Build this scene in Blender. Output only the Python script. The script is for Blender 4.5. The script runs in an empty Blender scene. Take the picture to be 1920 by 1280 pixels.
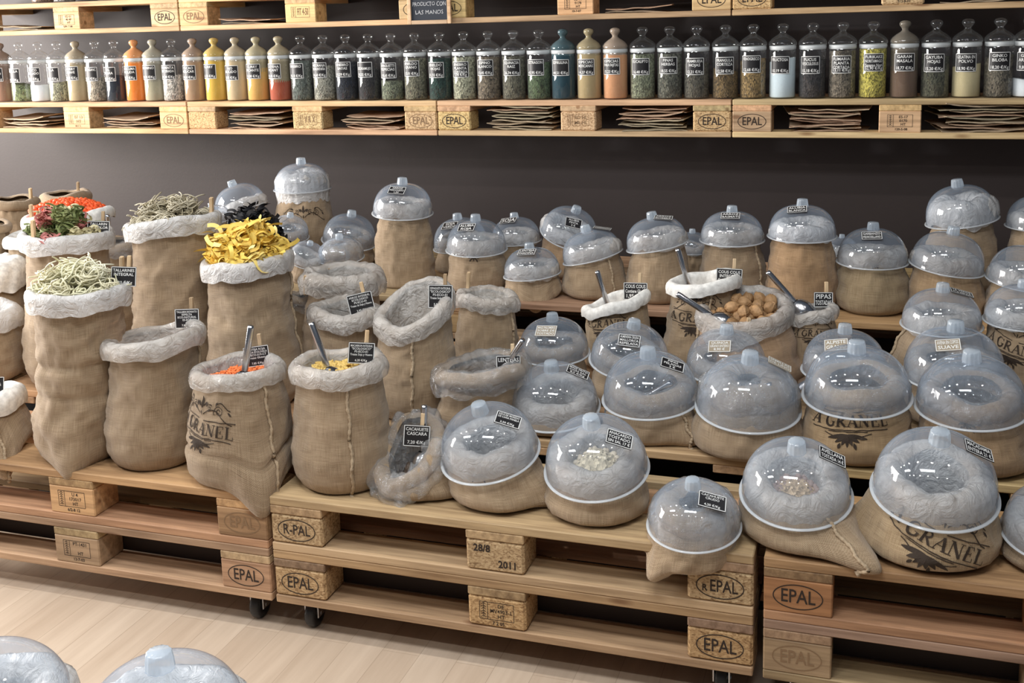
import bpy, math, random
from mathutils import Vector, Matrix, noise
PI = math.pi
S = bpy.context.scene
COL = S.collection
rnd = random.Random(7)

# ------------------------------------------------------------------ camera
cam_d = bpy.data.cameras.new('camera'); cam = bpy.data.objects.new('camera', cam_d); COL.objects.link(cam)
CAM = Vector((1.4399, -2.2636, 1.5385))
_yaw, _pit, _rol = -0.32222, 0.17306, -0.02866
_fw = Vector((math.sin(_yaw) * math.cos(_pit), math.cos(_yaw) * math.cos(_pit), -math.sin(_pit)))
_r = Vector((math.cos(_yaw), -math.sin(_yaw), 0)); _u = _r.cross(_fw)
_r2 = _r * math.cos(_rol) + _u * math.sin(_rol); _u2 = -_r * math.sin(_rol) + _u * math.cos(_rol)
M = Matrix((_r2, _u2, -_fw)).transposed().to_4x4(); M.translation = CAM
cam.matrix_world = M
cam_d.sensor_width = 36.0; cam_d.sensor_fit = 'HORIZONTAL'; cam_d.lens = 38.637
cam_d.shift_x = -0.00656; cam_d.shift_y = -0.12768; cam_d.clip_start = 0.05
S.camera = cam

# ------------------------------------------------------------------ light
S.view_settings.view_transform = 'Standard'; S.view_settings.look = 'None'
S.view_settings.gamma = 1.0; S.view_settings.use_curve_mapping = False
S.view_settings.exposure = 0.0
S.cycles.transparent_max_bounces = 32
S.cycles.max_bounces = 8
w = bpy.data.worlds.new('room_ambience'); S.world = w; w.use_nodes = True
w.node_tree.nodes['Background'].inputs[0].default_value = (0.62, 0.72, 0.88, 1)
w.node_tree.nodes['Background'].inputs[1].default_value = 0.11

def area(name, loc, rot, sx, sy, power, col, shape='RECTANGLE'):
    l = bpy.data.lights.new(name, 'AREA'); l.shape = shape; l.size = sx
    if shape == 'RECTANGLE': l.size_y = sy
    l.energy = power; l.color = col
    o = bpy.data.objects.new(name, l); COL.objects.link(o); o.location = loc; o.rotation_euler = rot
    return o
# shop window far to the left, ceiling panel above the aisle, ceiling spot lamps
area('shop_window_light', (-4.6, 0.3, 1.7), (0, -PI / 2 - 0.1, 0.12), 1.9, 2.6, 450, (1.0, 0.95, 0.9))
area('ceiling_panel_light', (0.9, -1.3, 2.9), (0.25, 0, 0), 1.2, 0.3, 36, (0.93, 0.97, 1.0))
area('ceiling_panel_light', (-1.6, -1.2, 2.9), (0.25, 0, 0), 1.2, 0.3, 40, (0.97, 0.98, 1.0))
for i in range(6):
    for j, yy in enumerate((-0.3, -2.3)):
        area('ceiling_spot_light', (-2.4 + i * 0.95 + 0.3 * j, yy, 2.95), (0.0, 0, 0), 0.11, 0.11, 7.5 if i < 4 else 5.5, (1.0, 0.97, 0.92), 'DISK')

# ------------------------------------------------------------------ materials
def newmat(name):
    m = bpy.data.materials.new(name); m.use_nodes = True
    nt = m.node_tree; b = nt.nodes['Principled BSDF']
    return m, nt, b
def N(nt, t, **kw):
    n = nt.nodes.new(t)
    for k, v in kw.items():
        if k.startswith('_'): setattr(n, k[1:], v)
        else: n.inputs[k].default_value = v
    return n
def ramp(nt, fac, stops):
    r = nt.nodes.new('ShaderNodeValToRGB'); e = r.color_ramp.elements
    while len(e) < len(stops): e.new(0.5)
    for k, (p, c) in enumerate(stops):
        e[k].position = p; e[k].color = (c[0], c[1], c[2], 1) if len(c) == 3 else c
    nt.links.new(fac, r.inputs[0]); return r.outputs[0]
def mixc(nt, mode, f, a, b):
    m = nt.nodes.new('ShaderNodeMix'); m.data_type = 'RGBA'; m.blend_type = mode
    if isinstance(f, (int, float)): m.inputs[0].default_value = f
    else: nt.links.new(f, m.inputs[0])
    for idx, v in ((6, a), (7, b)):
        if isinstance(v, tuple): m.inputs[idx].default_value = (*v[:3], 1)
        else: nt.links.new(v, m.inputs[idx])
    return m.outputs[2]
def mth(nt, op, a, b=None):
    m = nt.nodes.new('ShaderNodeMath'); m.operation = op
    for i, v in enumerate((a, b)):
        if v is None: continue
        if isinstance(v, (int, float)): m.inputs[i].default_value = v
        else: nt.links.new(v, m.inputs[i])
    return m.outputs[0]
def coords(nt, kind, scale, rnd_off=False):
    tc = nt.nodes.new('ShaderNodeTexCoord'); mp = nt.nodes.new('ShaderNodeMapping')
    mp.inputs['Scale'].default_value = scale
    nt.links.new(tc.outputs[kind], mp.inputs['Vector'])
    if rnd_off:
        oi = nt.nodes.new('ShaderNodeObjectInfo')
        c = nt.nodes.new('ShaderNodeCombineXYZ')
        v = mth(nt, 'MULTIPLY', oi.outputs['Random'], 37.0)
        for k in range(3): nt.links.new(v, c.inputs[k])
        nt.links.new(c.outputs[0], mp.inputs['Location'])
    return mp.outputs[0]
def noise_t(nt, vec, scale, detail=4, rough=0.6):
    n = N(nt, 'ShaderNodeTexNoise', Scale=scale, Detail=detail, Roughness=rough)
    nt.links.new(vec, n.inputs['Vector']); return n.outputs['Fac']
def bump(nt, b, h, strength, dist):
    n = N(nt, 'ShaderNodeBump', Strength=strength, Distance=dist)
    nt.links.new(h, n.inputs['Height']); nt.links.new(n.outputs[0], b.inputs['Normal'])
    return n
def plain(name, col, rough=0.6, metal=0.0):
    m, nt, b = newmat(name)
    b.inputs['Base Color'].default_value = (*col, 1); b.inputs['Roughness'].default_value = rough
    b.inputs['Metallic'].default_value = metal
    return m

def m_burlap():
    m, nt, b = newmat('burlap')
    oi = nt.nodes.new('ShaderNodeObjectInfo')
    uv = coords(nt, 'UV', (1, 1, 1))
    sep = nt.nodes.new('ShaderNodeSeparateXYZ'); nt.links.new(uv, sep.inputs[0])
    k = 2 * PI / 0.0036
    wob = noise_t(nt, coords(nt, 'UV', (40, 40, 40)), 1.0, 2)
    su = mth(nt, 'SINE', mth(nt, 'ADD', mth(nt, 'MULTIPLY', sep.outputs[0], k), mth(nt, 'MULTIPLY', wob, 5)))
    sv = mth(nt, 'SINE', mth(nt, 'ADD', mth(nt, 'MULTIPLY', sep.outputs[1], k), mth(nt, 'MULTIPLY', wob, 7)))
    weave = mth(nt, 'MULTIPLY', su, sv)
    s1 = noise_t(nt, coords(nt, 'UV', (640, 20, 1)), 1.0, 3)
    s2 = noise_t(nt, coords(nt, 'UV', (20, 640, 1)), 1.0, 3)
    big = noise_t(nt, coords(nt, 'UV', (9, 14, 1)), 1.0, 4)
    st = mth(nt, 'ADD', s1, s2)
    f = mth(nt, 'ADD', mth(nt, 'MULTIPLY', st, 0.6), mth(nt, 'MULTIPLY', weave, 0.10))
    f = mth(nt, 'ADD', f, mth(nt, 'MULTIPLY', big, 0.30))
    c = ramp(nt, f, [(0.42, (0.30, 0.24, 0.17)), (0.72, (0.68, 0.60, 0.48)), (0.98, (1.0, 0.95, 0.84))])
    c = mixc(nt, 'MULTIPLY', 1.0, c, oi.outputs['Color'])
    nt.links.new(c, b.inputs['Base Color']); b.inputs['Roughness'].default_value = 0.93
    b.inputs['Sheen Weight'].default_value = 0.25
    h = mth(nt, 'ADD', mth(nt, 'MULTIPLY', weave, 0.25), st)
    bump(nt, b, h, 0.55, 0.0022)
    return m
def m_wood(name, c0, c1, grain=(3, 60, 60), knots=True):
    m, nt, b = newmat(name)
    oi = nt.nodes.new('ShaderNodeObjectInfo')
    g = noise_t(nt, coords(nt, 'Object', grain, True), 1.0, 5, 0.65)
    l = noise_t(nt, coords(nt, 'Object', (2.2, 9, 9), True), 1.0, 2)
    c = ramp(nt, mth(nt, 'ADD', mth(nt, 'MULTIPLY', g, 0.7), mth(nt, 'MULTIPLY', l, 0.4)), [(0.36, c0), (0.66, c1)])
    if knots:
        v = N(nt, 'ShaderNodeTexVoronoi', Scale=1.0); nt.links.new(coords(nt, 'Object', (3.1, 11, 11), True), v.inputs['Vector'])
        kk = ramp(nt, v.outputs['Distance'], [(0.07, (0.42, 0.3, 0.22)), (0.13, (1, 1, 1))])
        c = mixc(nt, 'MULTIPLY', 0.8, c, kk)
    t = ramp(nt, oi.outputs['Random'], [(0.0, (0.74, 0.72, 0.72)), (0.5, (0.93, 0.9, 0.88)), (1.0, (1.1, 1.04, 0.96))])
    c = mixc(nt, 'MULTIPLY', 1.0, c, t)
    c = mixc(nt, 'MULTIPLY', 1.0, c, oi.outputs['Color'])
    nt.links.new(c, b.inputs['Base Color']); b.inputs['Roughness'].default_value = 0.75
    bump(nt, b, g, 0.5, 0.0015)
    return m
def m_chip():
    m, nt, b = newmat('pressed_wood')
    oi = nt.nodes.new('ShaderNodeObjectInfo')
    v = N(nt, 'ShaderNodeTexVoronoi', Scale=1.0); nt.links.new(coords(nt, 'Object', (170, 260, 260), True), v.inputs['Vector'])
    g = noise_t(nt, coords(nt, 'Object', (120, 120, 200), True), 1.0, 4, 0.7)
    c = ramp(nt, mth(nt, 'ADD', mth(nt, 'MULTIPLY', v.outputs['Color'], 0.45), mth(nt, 'MULTIPLY', g, 0.6)),
             [(0.3, (0.20, 0.12, 0.06)), (0.5, (0.44, 0.31, 0.18)), (0.8, (0.62, 0.48, 0.31))])
    c = mixc(nt, 'MULTIPLY', 1.0, c, oi.outputs['Color'])
    nt.links.new(c, b.inputs['Base Color']); b.inputs['Roughness'].default_value = 0.85
    bump(nt, b, g, 0.7, 0.003)
    return m
def m_floor():
    m, nt, b = newmat('pale_laminate')
    tc = nt.nodes.new('ShaderNodeTexCoord'); mp = nt.nodes.new('ShaderNodeMapping')
    mp.inputs['Rotation'].default_value = (0, 0, PI / 2)
    nt.links.new(tc.outputs['Object'], mp.inputs[0])
    br = N(nt, 'ShaderNodeTexBrick', Scale=1.0)
    br.inputs['Brick Width'].default_value = 2.1; br.inputs['Row Height'].default_value = 0.098
    br.inputs['Mortar Size'].default_value = 0.0011; br.inputs['Mortar Smooth'].default_value = 0.3
    br.inputs['Color1'].default_value = (0.0, 0, 0, 1); br.inputs['Color2'].default_value = (1, 1, 1, 1)
    br.inputs['Mortar'].default_value = (0.5, 0.5, 0.5, 1); br.offset = 0.37
    nt.links.new(mp.outputs[0], br.inputs['Vector'])
    tone = ramp(nt, br.outputs['Color'], [(0, (0.50, 0.40, 0.31)), (0.5, (0.53, 0.425, 0.33)), (1, (0.56, 0.46, 0.365))])
    g = noise_t(nt, coords(nt, 'Object', (22, 1.6, 1)), 1.0, 6, 0.65)
    c = mixc(nt, 'MULTIPLY', 1.0, tone, ramp(nt, g, [(0.3, (0.84, 0.80, 0.76)), (0.7, (1.05, 1.04, 1.02))]))
    c = mixc(nt, 'MIX', mth(nt, 'MULTIPLY', br.outputs['Fac'], 0.5), c, (0.27, 0.2, 0.14))
    nt.links.new(c, b.inputs['Base Color']); b.inputs['Roughness'].default_value = 0.42
    return m
def m_wall():
    m, nt, b = newmat('dark_brown_paint')
    g = noise_t(nt, coords(nt, 'Object', (2, 2, 2)), 1.0, 3)
    c = ramp(nt, g, [(0.3, (0.027, 0.018, 0.0165)), (0.7, (0.034, 0.0235, 0.022))])
    nt.links.new(c, b.inputs['Base Color']); b.inputs['Roughness'].default_value = 0.62
    bump(nt, b, noise_t(nt, coords(nt, 'Object', (90, 90, 90)), 1.0, 2), 0.15, 0.002)
    return m
def sheet(name, col, trans, milk, spec_rough, bump_s, bump_scale, ior=1.5, edge=0.0):
    """thin plastic: part lets light straight through, part scatters it, plus a clear reflection"""
    m = bpy.data.materials.new(name); m.use_nodes = True; nt = m.node_tree
    for n in list(nt.nodes): nt.nodes.remove(n)
    out = nt.nodes.new('ShaderNodeOutputMaterial')
    tr = N(nt, 'ShaderNodeBsdfTransparent', Color=(*trans, 1))
    di = N(nt, 'ShaderNodeBsdfDiffuse', Color=(*col, 1)); tl = N(nt, 'ShaderNodeBsdfTranslucent', Color=(*col, 1))
    m1 = N(nt, 'ShaderNodeMixShader', Fac=0.28); nt.links.new(di.outputs[0], m1.inputs[1]); nt.links.new(tl.outputs[0], m1.inputs[2])
    m2 = nt.nodes.new('ShaderNodeMixShader'); nt.links.new(tr.outputs[0], m2.inputs[1]); nt.links.new(m1.outputs[0], m2.inputs[2])
    gl = N(nt, 'ShaderNodeBsdfGlossy', Roughness=spec_rough)
    lw = N(nt, 'ShaderNodeLayerWeight', Blend=0.35)
    l5 = N(nt, 'ShaderNodeLayerWeight', Blend=0.5)
    f0 = ((ior - 1) / (ior + 1)) ** 2 * 1.6
    frv = mth(nt, 'ADD', mth(nt, 'MULTIPLY', mth(nt, 'POWER', l5.outputs['Facing'], 4.0), 0.8), f0)
    nn_ = N(nt, 'ShaderNodeTexNoise', Scale=bump_scale, Detail=5.0, Roughness=0.6, Distortion=2.2)
    nt.links.new(coords(nt, 'Object', (1, 1, 1), True), nn_.inputs['Vector']); nv = nn_.outputs['Fac']
    f = mth(nt, 'ADD', mth(nt, 'MULTIPLY', lw.outputs['Facing'], edge), milk)
    nv2 = noise_t(nt, coords(nt, 'Object', (1, 1, 1), True), bump_scale * 0.5, 3, 0.6)
    if bump_s > 0.2: f = mth(nt, 'ADD', f, mth(nt, 'MULTIPLY', mth(nt, 'SUBTRACT', nv2, 0.5), 0.9))
    cl = nt.nodes.new('ShaderNodeClamp'); nt.links.new(f, cl.inputs[0]); nt.links.new(cl.outputs[0], m2.inputs[0])
    m3 = nt.nodes.new('ShaderNodeMixShader'); nt.links.new(frv, m3.inputs[0])
    nt.links.new(m2.outputs[0], m3.inputs[1]); nt.links.new(gl.outputs[0], m3.inputs[2])
    if bump_s > 0:
        bn = N(nt, 'ShaderNodeBump', Strength=bump_s, Distance=0.015); nt.links.new(nv, bn.inputs['Height'])
        for s in (gl, di, tl): nt.links.new(bn.outputs[0], s.inputs['Normal'])
    nt.links.new(m3.outputs[0], out.inputs[0])
    return m
def m_fill(name, lo, scale, rough=0.9):
    m, nt, b = newmat(name)
    oi = nt.nodes.new('ShaderNodeObjectInfo')
    v = N(nt, 'ShaderNodeTexVoronoi', Scale=scale); nt.links.new(coords(nt, 'Object', (1, 1, 0.7), True), v.inputs['Vector'])
    c = mixc(nt, 'MULTIPLY', 1.0, oi.outputs['Color'], ramp(nt, v.outputs['Color'], [(0.1, (lo, lo, lo)), (0.9, (1.0 + (1 - lo) * .6,) * 3)]))
    nt.links.new(c, b.inputs['Base Color']); b.inputs['Roughness'].default_value = rough
    if lo < 0.8: bump(nt, b, v.outputs['Distance'], 0.8, 0.004)
    return m
def m_tint(name, rough=0.5, spec=0.5, nz=0.0):
    m, nt, b = newmat(name)
    oi = nt.nodes.new('ShaderNodeObjectInfo'); c = oi.outputs['Color']
    if nz:
        g = noise_t(nt, coords(nt, 'Object', (1, 1, 1), True), nz, 4)
        c = mixc(nt, 'MULTIPLY', 1.0, c, ramp(nt, g, [(0.3, (0.72, 0.7, 0.68)), (0.7, (1.1, 1.08, 1.05))]))
        bump(nt, b, g, 0.4, 0.003)
    nt.links.new(c, b.inputs['Base Color']); b.inputs['Roughness'].default_value = rough
    b.inputs['Specular IOR Level'].default_value = spec
    return m
MT = dict(
    burlap=m_burlap(), wood=m_wood('pallet_wood', (0.24, 0.162, 0.096), (0.57, 0.43, 0.28)), chip=m_chip(), floor=m_floor(), wall=m_wall(),
    dome=sheet('clear_plastic_dome', (0.60, 0.72, 0.88), (0.955, 0.975, 1.0), 0.10, 0.05, 0, 1, 1.5, 0.32),
    lip=sheet('plastic_dome_edge', (0.88, 0.92, 0.96), (0.9, 0.93, 0.96), 0.55, 0.12, 0, 1, 1.5, 0.1),
    knob=sheet('plastic_knob', (0.80, 0.90, 1.0), (0.9, 0.93, 0.96), 0.34, 0.08, 0, 1, 1.5, 0.3),
    white_liner=sheet('white_film', (0.93, 0.92, 0.91), (0.9, 0.9, 0.9), 0.80, 0.30, 0.9, 22, 1.36),
    grey_liner=sheet('frosted_film', (0.93, 0.90, 0.86), (0.98, 0.96, 0.94), 0.60, 0.20, 1.0, 24, 1.50),
    clear_liner=sheet('clear_film', (0.74, 0.77, 0.80), (0.98, 0.98, 0.98), 0.30, 0.10, 1.0, 22, 1.6),
    cloth=m_tint('white_cotton_cloth', 0.95, 0.1, 60),
    glass=sheet('jar_glass', (0.8, 0.85, 0.88), (0.985, 0.99, 0.99), 0.01, 0.03, 0, 1, 1.52, 0.07),
    seal=plain('rubber_seal', (0.62, 0.65, 0.66), 0.45),
    powder=m_fill('powder', 0.96, 400), herb=m_fill('dried_herb', 0.25, 190), grain=m_fill('loose_grain', 0.45, 150, 0.6),
    black=plain('black_card', (0.014, 0.013, 0.015), 0.45), white=plain('white_print', (0.85, 0.85, 0.83), 0.6),
    tan=plain('kraft_card', (0.34, 0.28, 0.20), 0.6),
    peg=m_wood('peg_wood', (0.45, 0.30, 0.16), (0.78, 0.60, 0.38), (60, 60, 9), False),
    steel=plain('steel', (0.62, 0.63, 0.66), 0.22, 1.0), darkink=plain('brown_ink', (0.035, 0.022, 0.014), 0.9),
    ink=plain('burnt_mark', (0.03, 0.018, 0.012), 0.85), faint=plain('faded_mark', (0.24, 0.145, 0.075), 0.85),
    rope=m_tint('jute_rope', 0.95, 0.1, 220), kraft=m_tint('kraft_paper', 0.8, 0.2, 22),
    pasta=m_tint('dry_pasta', 0.55, 0.4), nut=m_tint('walnut_shell', 0.6, 0.35, 70),
    rubber=plain('black_rubber', (0.012, 0.012, 0.013), 0.45), slate=plain('slate', (0.02, 0.027, 0.04), 0.7),
    chalk=plain('chalk', (0.55, 0.56, 0.58), 0.9), frame=m_wood('frame_wood', (0.5, 0.32, 0.18), (0.80, 0.58, 0.38), (9, 60, 60), False),
)

# ------------------------------------------------------------------ mesh helpers
def mesh(name, vs, fs, mat, uvs=None, smooth=True):
    me = bpy.data.meshes.new(name); me.from_pydata(vs, [], fs); me.validate(clean_customdata=False)
    if uvs:
        ul = me.uv_layers.new(name='UVMap'); k = 0; data = [0.0] * (2 * len(me.loops))
        for lp in me.loops:
            u = uvs[lp.vertex_index]; data[2 * k] = u[0]; data[2 * k + 1] = u[1]; k += 1
        ul.data.foreach_set('uv', data)
    if smooth: me.polygons.foreach_set('use_smooth', [True] * len(me.polygons))
    me.materials.append(mat); me.update(); return me
def obj(name, me, parent=None, loc=None, rot=None, col=None, scale=None):
    o = bpy.data.objects.new(name, me); COL.objects.link(o)
    if parent: o.parent = parent
    if loc is not None: o.location = loc
    if rot is not None: o.rotation_euler = rot
    if scale is not None: o.scale = scale
    if col is not None: o.color = (*col, 1)
    return o
def thing(name, label, cat, loc=(0, 0, 0), rot=(0, 0, 0), group=None):
    o = obj(name, None, None, loc, rot); o['label'] = label; o['category'] = cat
    if group: o['group'] = group
    return o
def tag(o, label, cat, group=None):
    o['label'] = label; o['category'] = cat
    if group: o['group'] = group
    return o
def loft(rings, closed=True, cap0=False, cap1=False):
    n = len(rings[0]); vs = [p for r in rings for p in r]; fs = []
    for i in range(len(rings) - 1):
        for j in range(n if closed else n - 1):
            k = (j + 1) % n
            fs.append((i * n + j, i * n + k, (i + 1) * n + k, (i + 1) * n + j))
    if cap0: fs.append(tuple(reversed(range(n))))
    if cap1: fs.append(tuple(range((len(rings) - 1) * n, len(rings) * n)))
    return vs, fs
def join(*parts):
    vs, fs = [], []
    for v, f in parts:
        o = len(vs); vs += list(v); fs += [tuple(i + o for i in q) for q in f]
    return vs, fs
def lathe(prof, n=40, cap0=False, cap1=False, rib=0.0, nr=12):
    rings = []
    for r, z in prof:
        rings.append([((r * (1 + rib * (1 if (j * nr * 2 // n) % 2 else 0))) * math.cos(2 * PI * j / n),
                       (r * (1 + rib * (1 if (j * nr * 2 // n) % 2 else 0))) * math.sin(2 * PI * j / n), z) for j in range(n)])
    return loft(rings, True, cap0, cap1)
def bevbox(x0, x1, y0, y1, z0, z1, b=0.003):
    """box with chamfered edges"""
    vs, fs = [], []
    cs = [(x0, x1), (y0, y1), (z0, z1)]
    idx = {}
    for a in range(8):
        s = [(a >> k) & 1 for k in range(3)]
        for ax in range(3):
            p = []
            for k in range(3):
                v = cs[k][s[k]]
                if k != ax: v += b * (1 if s[k] == 0 else -1)
                p.append(v)
            idx[(a, ax)] = len(vs); vs.append(tuple(p))
    for ax in range(3):
        o1, o2 = (ax + 1) % 3, (ax + 2) % 3
        for s in (0, 1):
            q = [(s << ax) | (u << o1) | (v << o2) for u, v in ((0, 0), (1, 0), (1, 1), (0, 1))]
            f = [idx[(a, ax)] for a in q]
            fs.append(tuple(f if s else reversed(f)))
    for ax in range(3):
        o1, o2 = (ax + 1) % 3, (ax + 2) % 3
        for u in (0, 1):
            for v in (0, 1):
                a = (u << o1) | (v << o2); c = a | (1 << ax)
                f = [idx[(a, o1)], idx[(c, o1)], idx[(c, o2)], idx[(a, o2)]]
                fs.append(tuple(reversed(f) if (u == v) else f))
    for a in range(8):
        f = [idx[(a, 0)], idx[(a, 1)], idx[(a, 2)]]
        fs.append(tuple(f if bin(a).count('1') % 2 else reversed(f)))
    return vs, fs
def tube(pts, rad, n=8, cap=True):
    rings = []; pts = [Vector(p) for p in pts]
    up = Vector((0, 0, 1))
    for i, p in enumerate(pts):
        d = (pts[min(i + 1, len(pts) - 1)] - pts[max(i - 1, 0)])
        d.normalize()
        a = d.cross(up)
        if a.length < 0.05: a = d.cross(Vector((1, 0, 0)))
        a.normalize(); b = d.cross(a); r = rad[i] if isinstance(rad, (list, tuple)) else rad
        rings.append([tuple(p + (a * math.cos(2 * PI * j / n) + b * math.sin(2 * PI * j / n)) * r) for j in range(n)])
    return loft(rings, True, cap, cap)
def n3(x, y, z): return noise.noise(Vector((x, y, z)))

# text -> flat mesh cached by string
_tc = {}
def text_geo(s, size=1.0, bold=0.0, sx=1.0):
    key = (s, bold)
    if key not in _tc:
        cu = bpy.data.curves.new('t', 'FONT'); cu.body = s; cu.align_x = 'CENTER'; cu.align_y = 'CENTER'
        cu.resolution_u = 2; cu.offset = bold; cu.size = 1.0
        o = bpy.data.objects.new('t', cu); COL.objects.link(o)
        dg = bpy.context.evaluated_depsgraph_get(); me = bpy.data.meshes.new_from_object(o.evaluated_get(dg))
        _tc[key] = ([tuple(v.co) for v in me.vertices], [tuple(f.vertices) for f in me.polygons])
        bpy.data.meshes.remove(me); bpy.data.objects.remove(o); bpy.data.curves.remove(cu)
    v, f = _tc[key]
    return [(a * size * sx, b * size, 0) for a, b, c in v], f
def shift(g, dx, dy, dz=0): return [(a + dx, b + dy, c + dz) for a, b, c in g[0]], g[1]
def text_w(s, bold): v = text_geo(s, 1.0, bold)[0]; return (max(p[0] for p in v) - min(p[0] for p in v)) if v else 0.0
def text_block(lines, w, h, bold=0.012):
    """lines [(string, size)] stacked from the top in a w x h box, shrunk to width"""
    tot = sum(s for _, s in lines); y = h / 2; out = []
    for s, sz in lines:
        hh = h * sz / tot
        if s.strip():
            size = hh * 1.02; tw = text_w(s, bold) * size
            sx = min(1.0, w / tw) if tw > 0 else 1
            out.append(shift(text_geo(s, size, bold, sx), 0, y - hh / 2 - 0.0))
        y -= hh
    return join(*out) if out else ([], [])
def ribbon(pts, wd):
    """flat stroke in xy; wd constant or list"""
    L, R = [], []
    for i, p in enumerate(pts):
        a = pts[max(i - 1, 0)]; b = pts[min(i + 1, len(pts) - 1)]
        dx, dy = b[0] - a[0], b[1] - a[1]; l = math.hypot(dx, dy) or 1
        q = wd[i] if isinstance(wd, (list, tuple)) else wd
        nx, ny = -dy / l * q / 2, dx / l * q / 2
        L.append((p[0] + nx, p[1] + ny, 0)); R.append((p[0] - nx, p[1] - ny, 0))
    n = len(pts); return L + R, [(n + i, n + i + 1, i + 1, i) for i in range(n - 1)]
def ellipse(rx, ry, wd, n=40, a0=0.0, a1=2 * PI):
    return ribbon([(rx * math.cos(a0 + (a1 - a0) * i / n), ry * math.sin(a0 + (a1 - a0) * i / n)) for i in range(n + 1)], wd)
def seg(a, b, wd, k=6): return ribbon([(a[0] + (b[0] - a[0]) * i / k, a[1] + (b[1] - a[1]) * i / k) for i in range(k + 1)], wd)

# ------------------------------------------------------------------ room shell
def plane_box(name, x0, x1, y0, y1, z0, z1, m):
    v, f = bevbox(x0, x1, y0, y1, z0, z1, 0.001); o = obj(name, mesh(name, v, f, m, smooth=False)); o['kind'] = 'structure'; return o
plane_box('floor', -6, 6, -4, 2.3, -0.1, 0.0, MT['floor'])
WALLY = 2.25
plane_box('wall_back', -6, 6, WALLY, WALLY + 0.1, -0.1, 3.2, MT['wall'])

# ------------------------------------------------------------------ pallets
def stamp_geo(kind, w=0.145, h=0.078):
    t = 0.0024
    if kind in ('EPAL', 'R-PAL', 'rEPAL'):
        g = [ellipse(0.052, 0.028, t)]
        if kind == 'rEPAL': g += [shift(text_geo('R', 0.022, 0.02, 0.9), -0.034, -0.006), shift(text_geo('EPAL', 0.040, 0.012, 0.72), 0.008, 0)]
        else: g += [text_geo(kind, 0.044 if kind == 'EPAL' else 0.038, 0.01, 0.78)]
        return join(*g)
    if kind == 'date1': return shift(text_geo('28/8', 0.025, 0.03, 0.95), -0.032, 0.018)
    if kind == 'date2': return shift(text_geo('2011', 0.025, 0.03, 0.95), 0.032, -0.018)
    a, b = kind                          # rectangle stamp (lines), date below
    x0, x1, y0, y1 = -0.043, 0.043, -0.018, 0.026; t = 0.0013
    g = [seg((x0, y0), (x1, y0), t), seg((x1, y0), (x1, y1), t), seg((x1, y1), (x0, y1), t), seg((x0, y1), (x0, y0), t), seg((x0 + .02, y0), (x0 + .02, y1), t)]
    for k in range(6):                    # wheat-sheaf mark as short strokes
        yy = y0 + 0.005 + k * 0.0065
        g.append(seg((x0 + 0.004, yy), (x0 + 0.010, yy + 0.004), t)); g.append(seg((x0 + 0.016, yy), (x0 + 0.010, yy + 0.004), t))
    g.append(seg((x0 + .010, y0 + .003), (x0 + .010, y1 - .003), t))
    g.append(shift(text_block([(s, 1) for s in a], 0.052, 0.040), 0.011, 0.004))
    g.append(shift(text_geo(b, 0.012, 0.02), 0.004, -0.027))
    return join(*g)
_blk = {}
def block_mesh(kind, d):
    k = (kind, d)
    if k not in _blk: _blk[k] = mesh('block', *bevbox(-.0725, .0725, 0, d, 0, .078, 0.006 if kind == 'chip' else 0.003), MT[kind], smooth=False)
    return _blk[k]
_brd = {}
def board_mesh(w, d, along):
    k = (w, d, along)
    if k not in _brd:
        v, f = bevbox(0, w, 0, d, 0, .022, 0.0025)
        _brd[k] = mesh('board', v, f, MT['wood'], smooth=False)
    return _brd[k]
CAST_W = mesh('wheel', *lathe([(0.0, -.012), (.018, -.012), (.02, -.013), (.034, -.012), (.0375, -.007), (.0375, .007), (.034, .012), (.02, .013), (.018, .012), (0, .012)], 28), MT['rubber'])
_cf = join(bevbox(-.03, .03, -.03, .03, .079, .0845, .001), bevbox(-.02, -.0155, -.018, .03, .03, .08, .001), bevbox(.0155, .02, -.018, .03, .03, .08, .001), tube([(-.021, 0, .0375), (.021, 0, .0375)], .006, 8))
CAST_F = mesh('fork', *_cf, MT['steel'], smooth=False)
BACK = plain('dark_brown_board', (0.022, 0.013, 0.011), 0.7)
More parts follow.
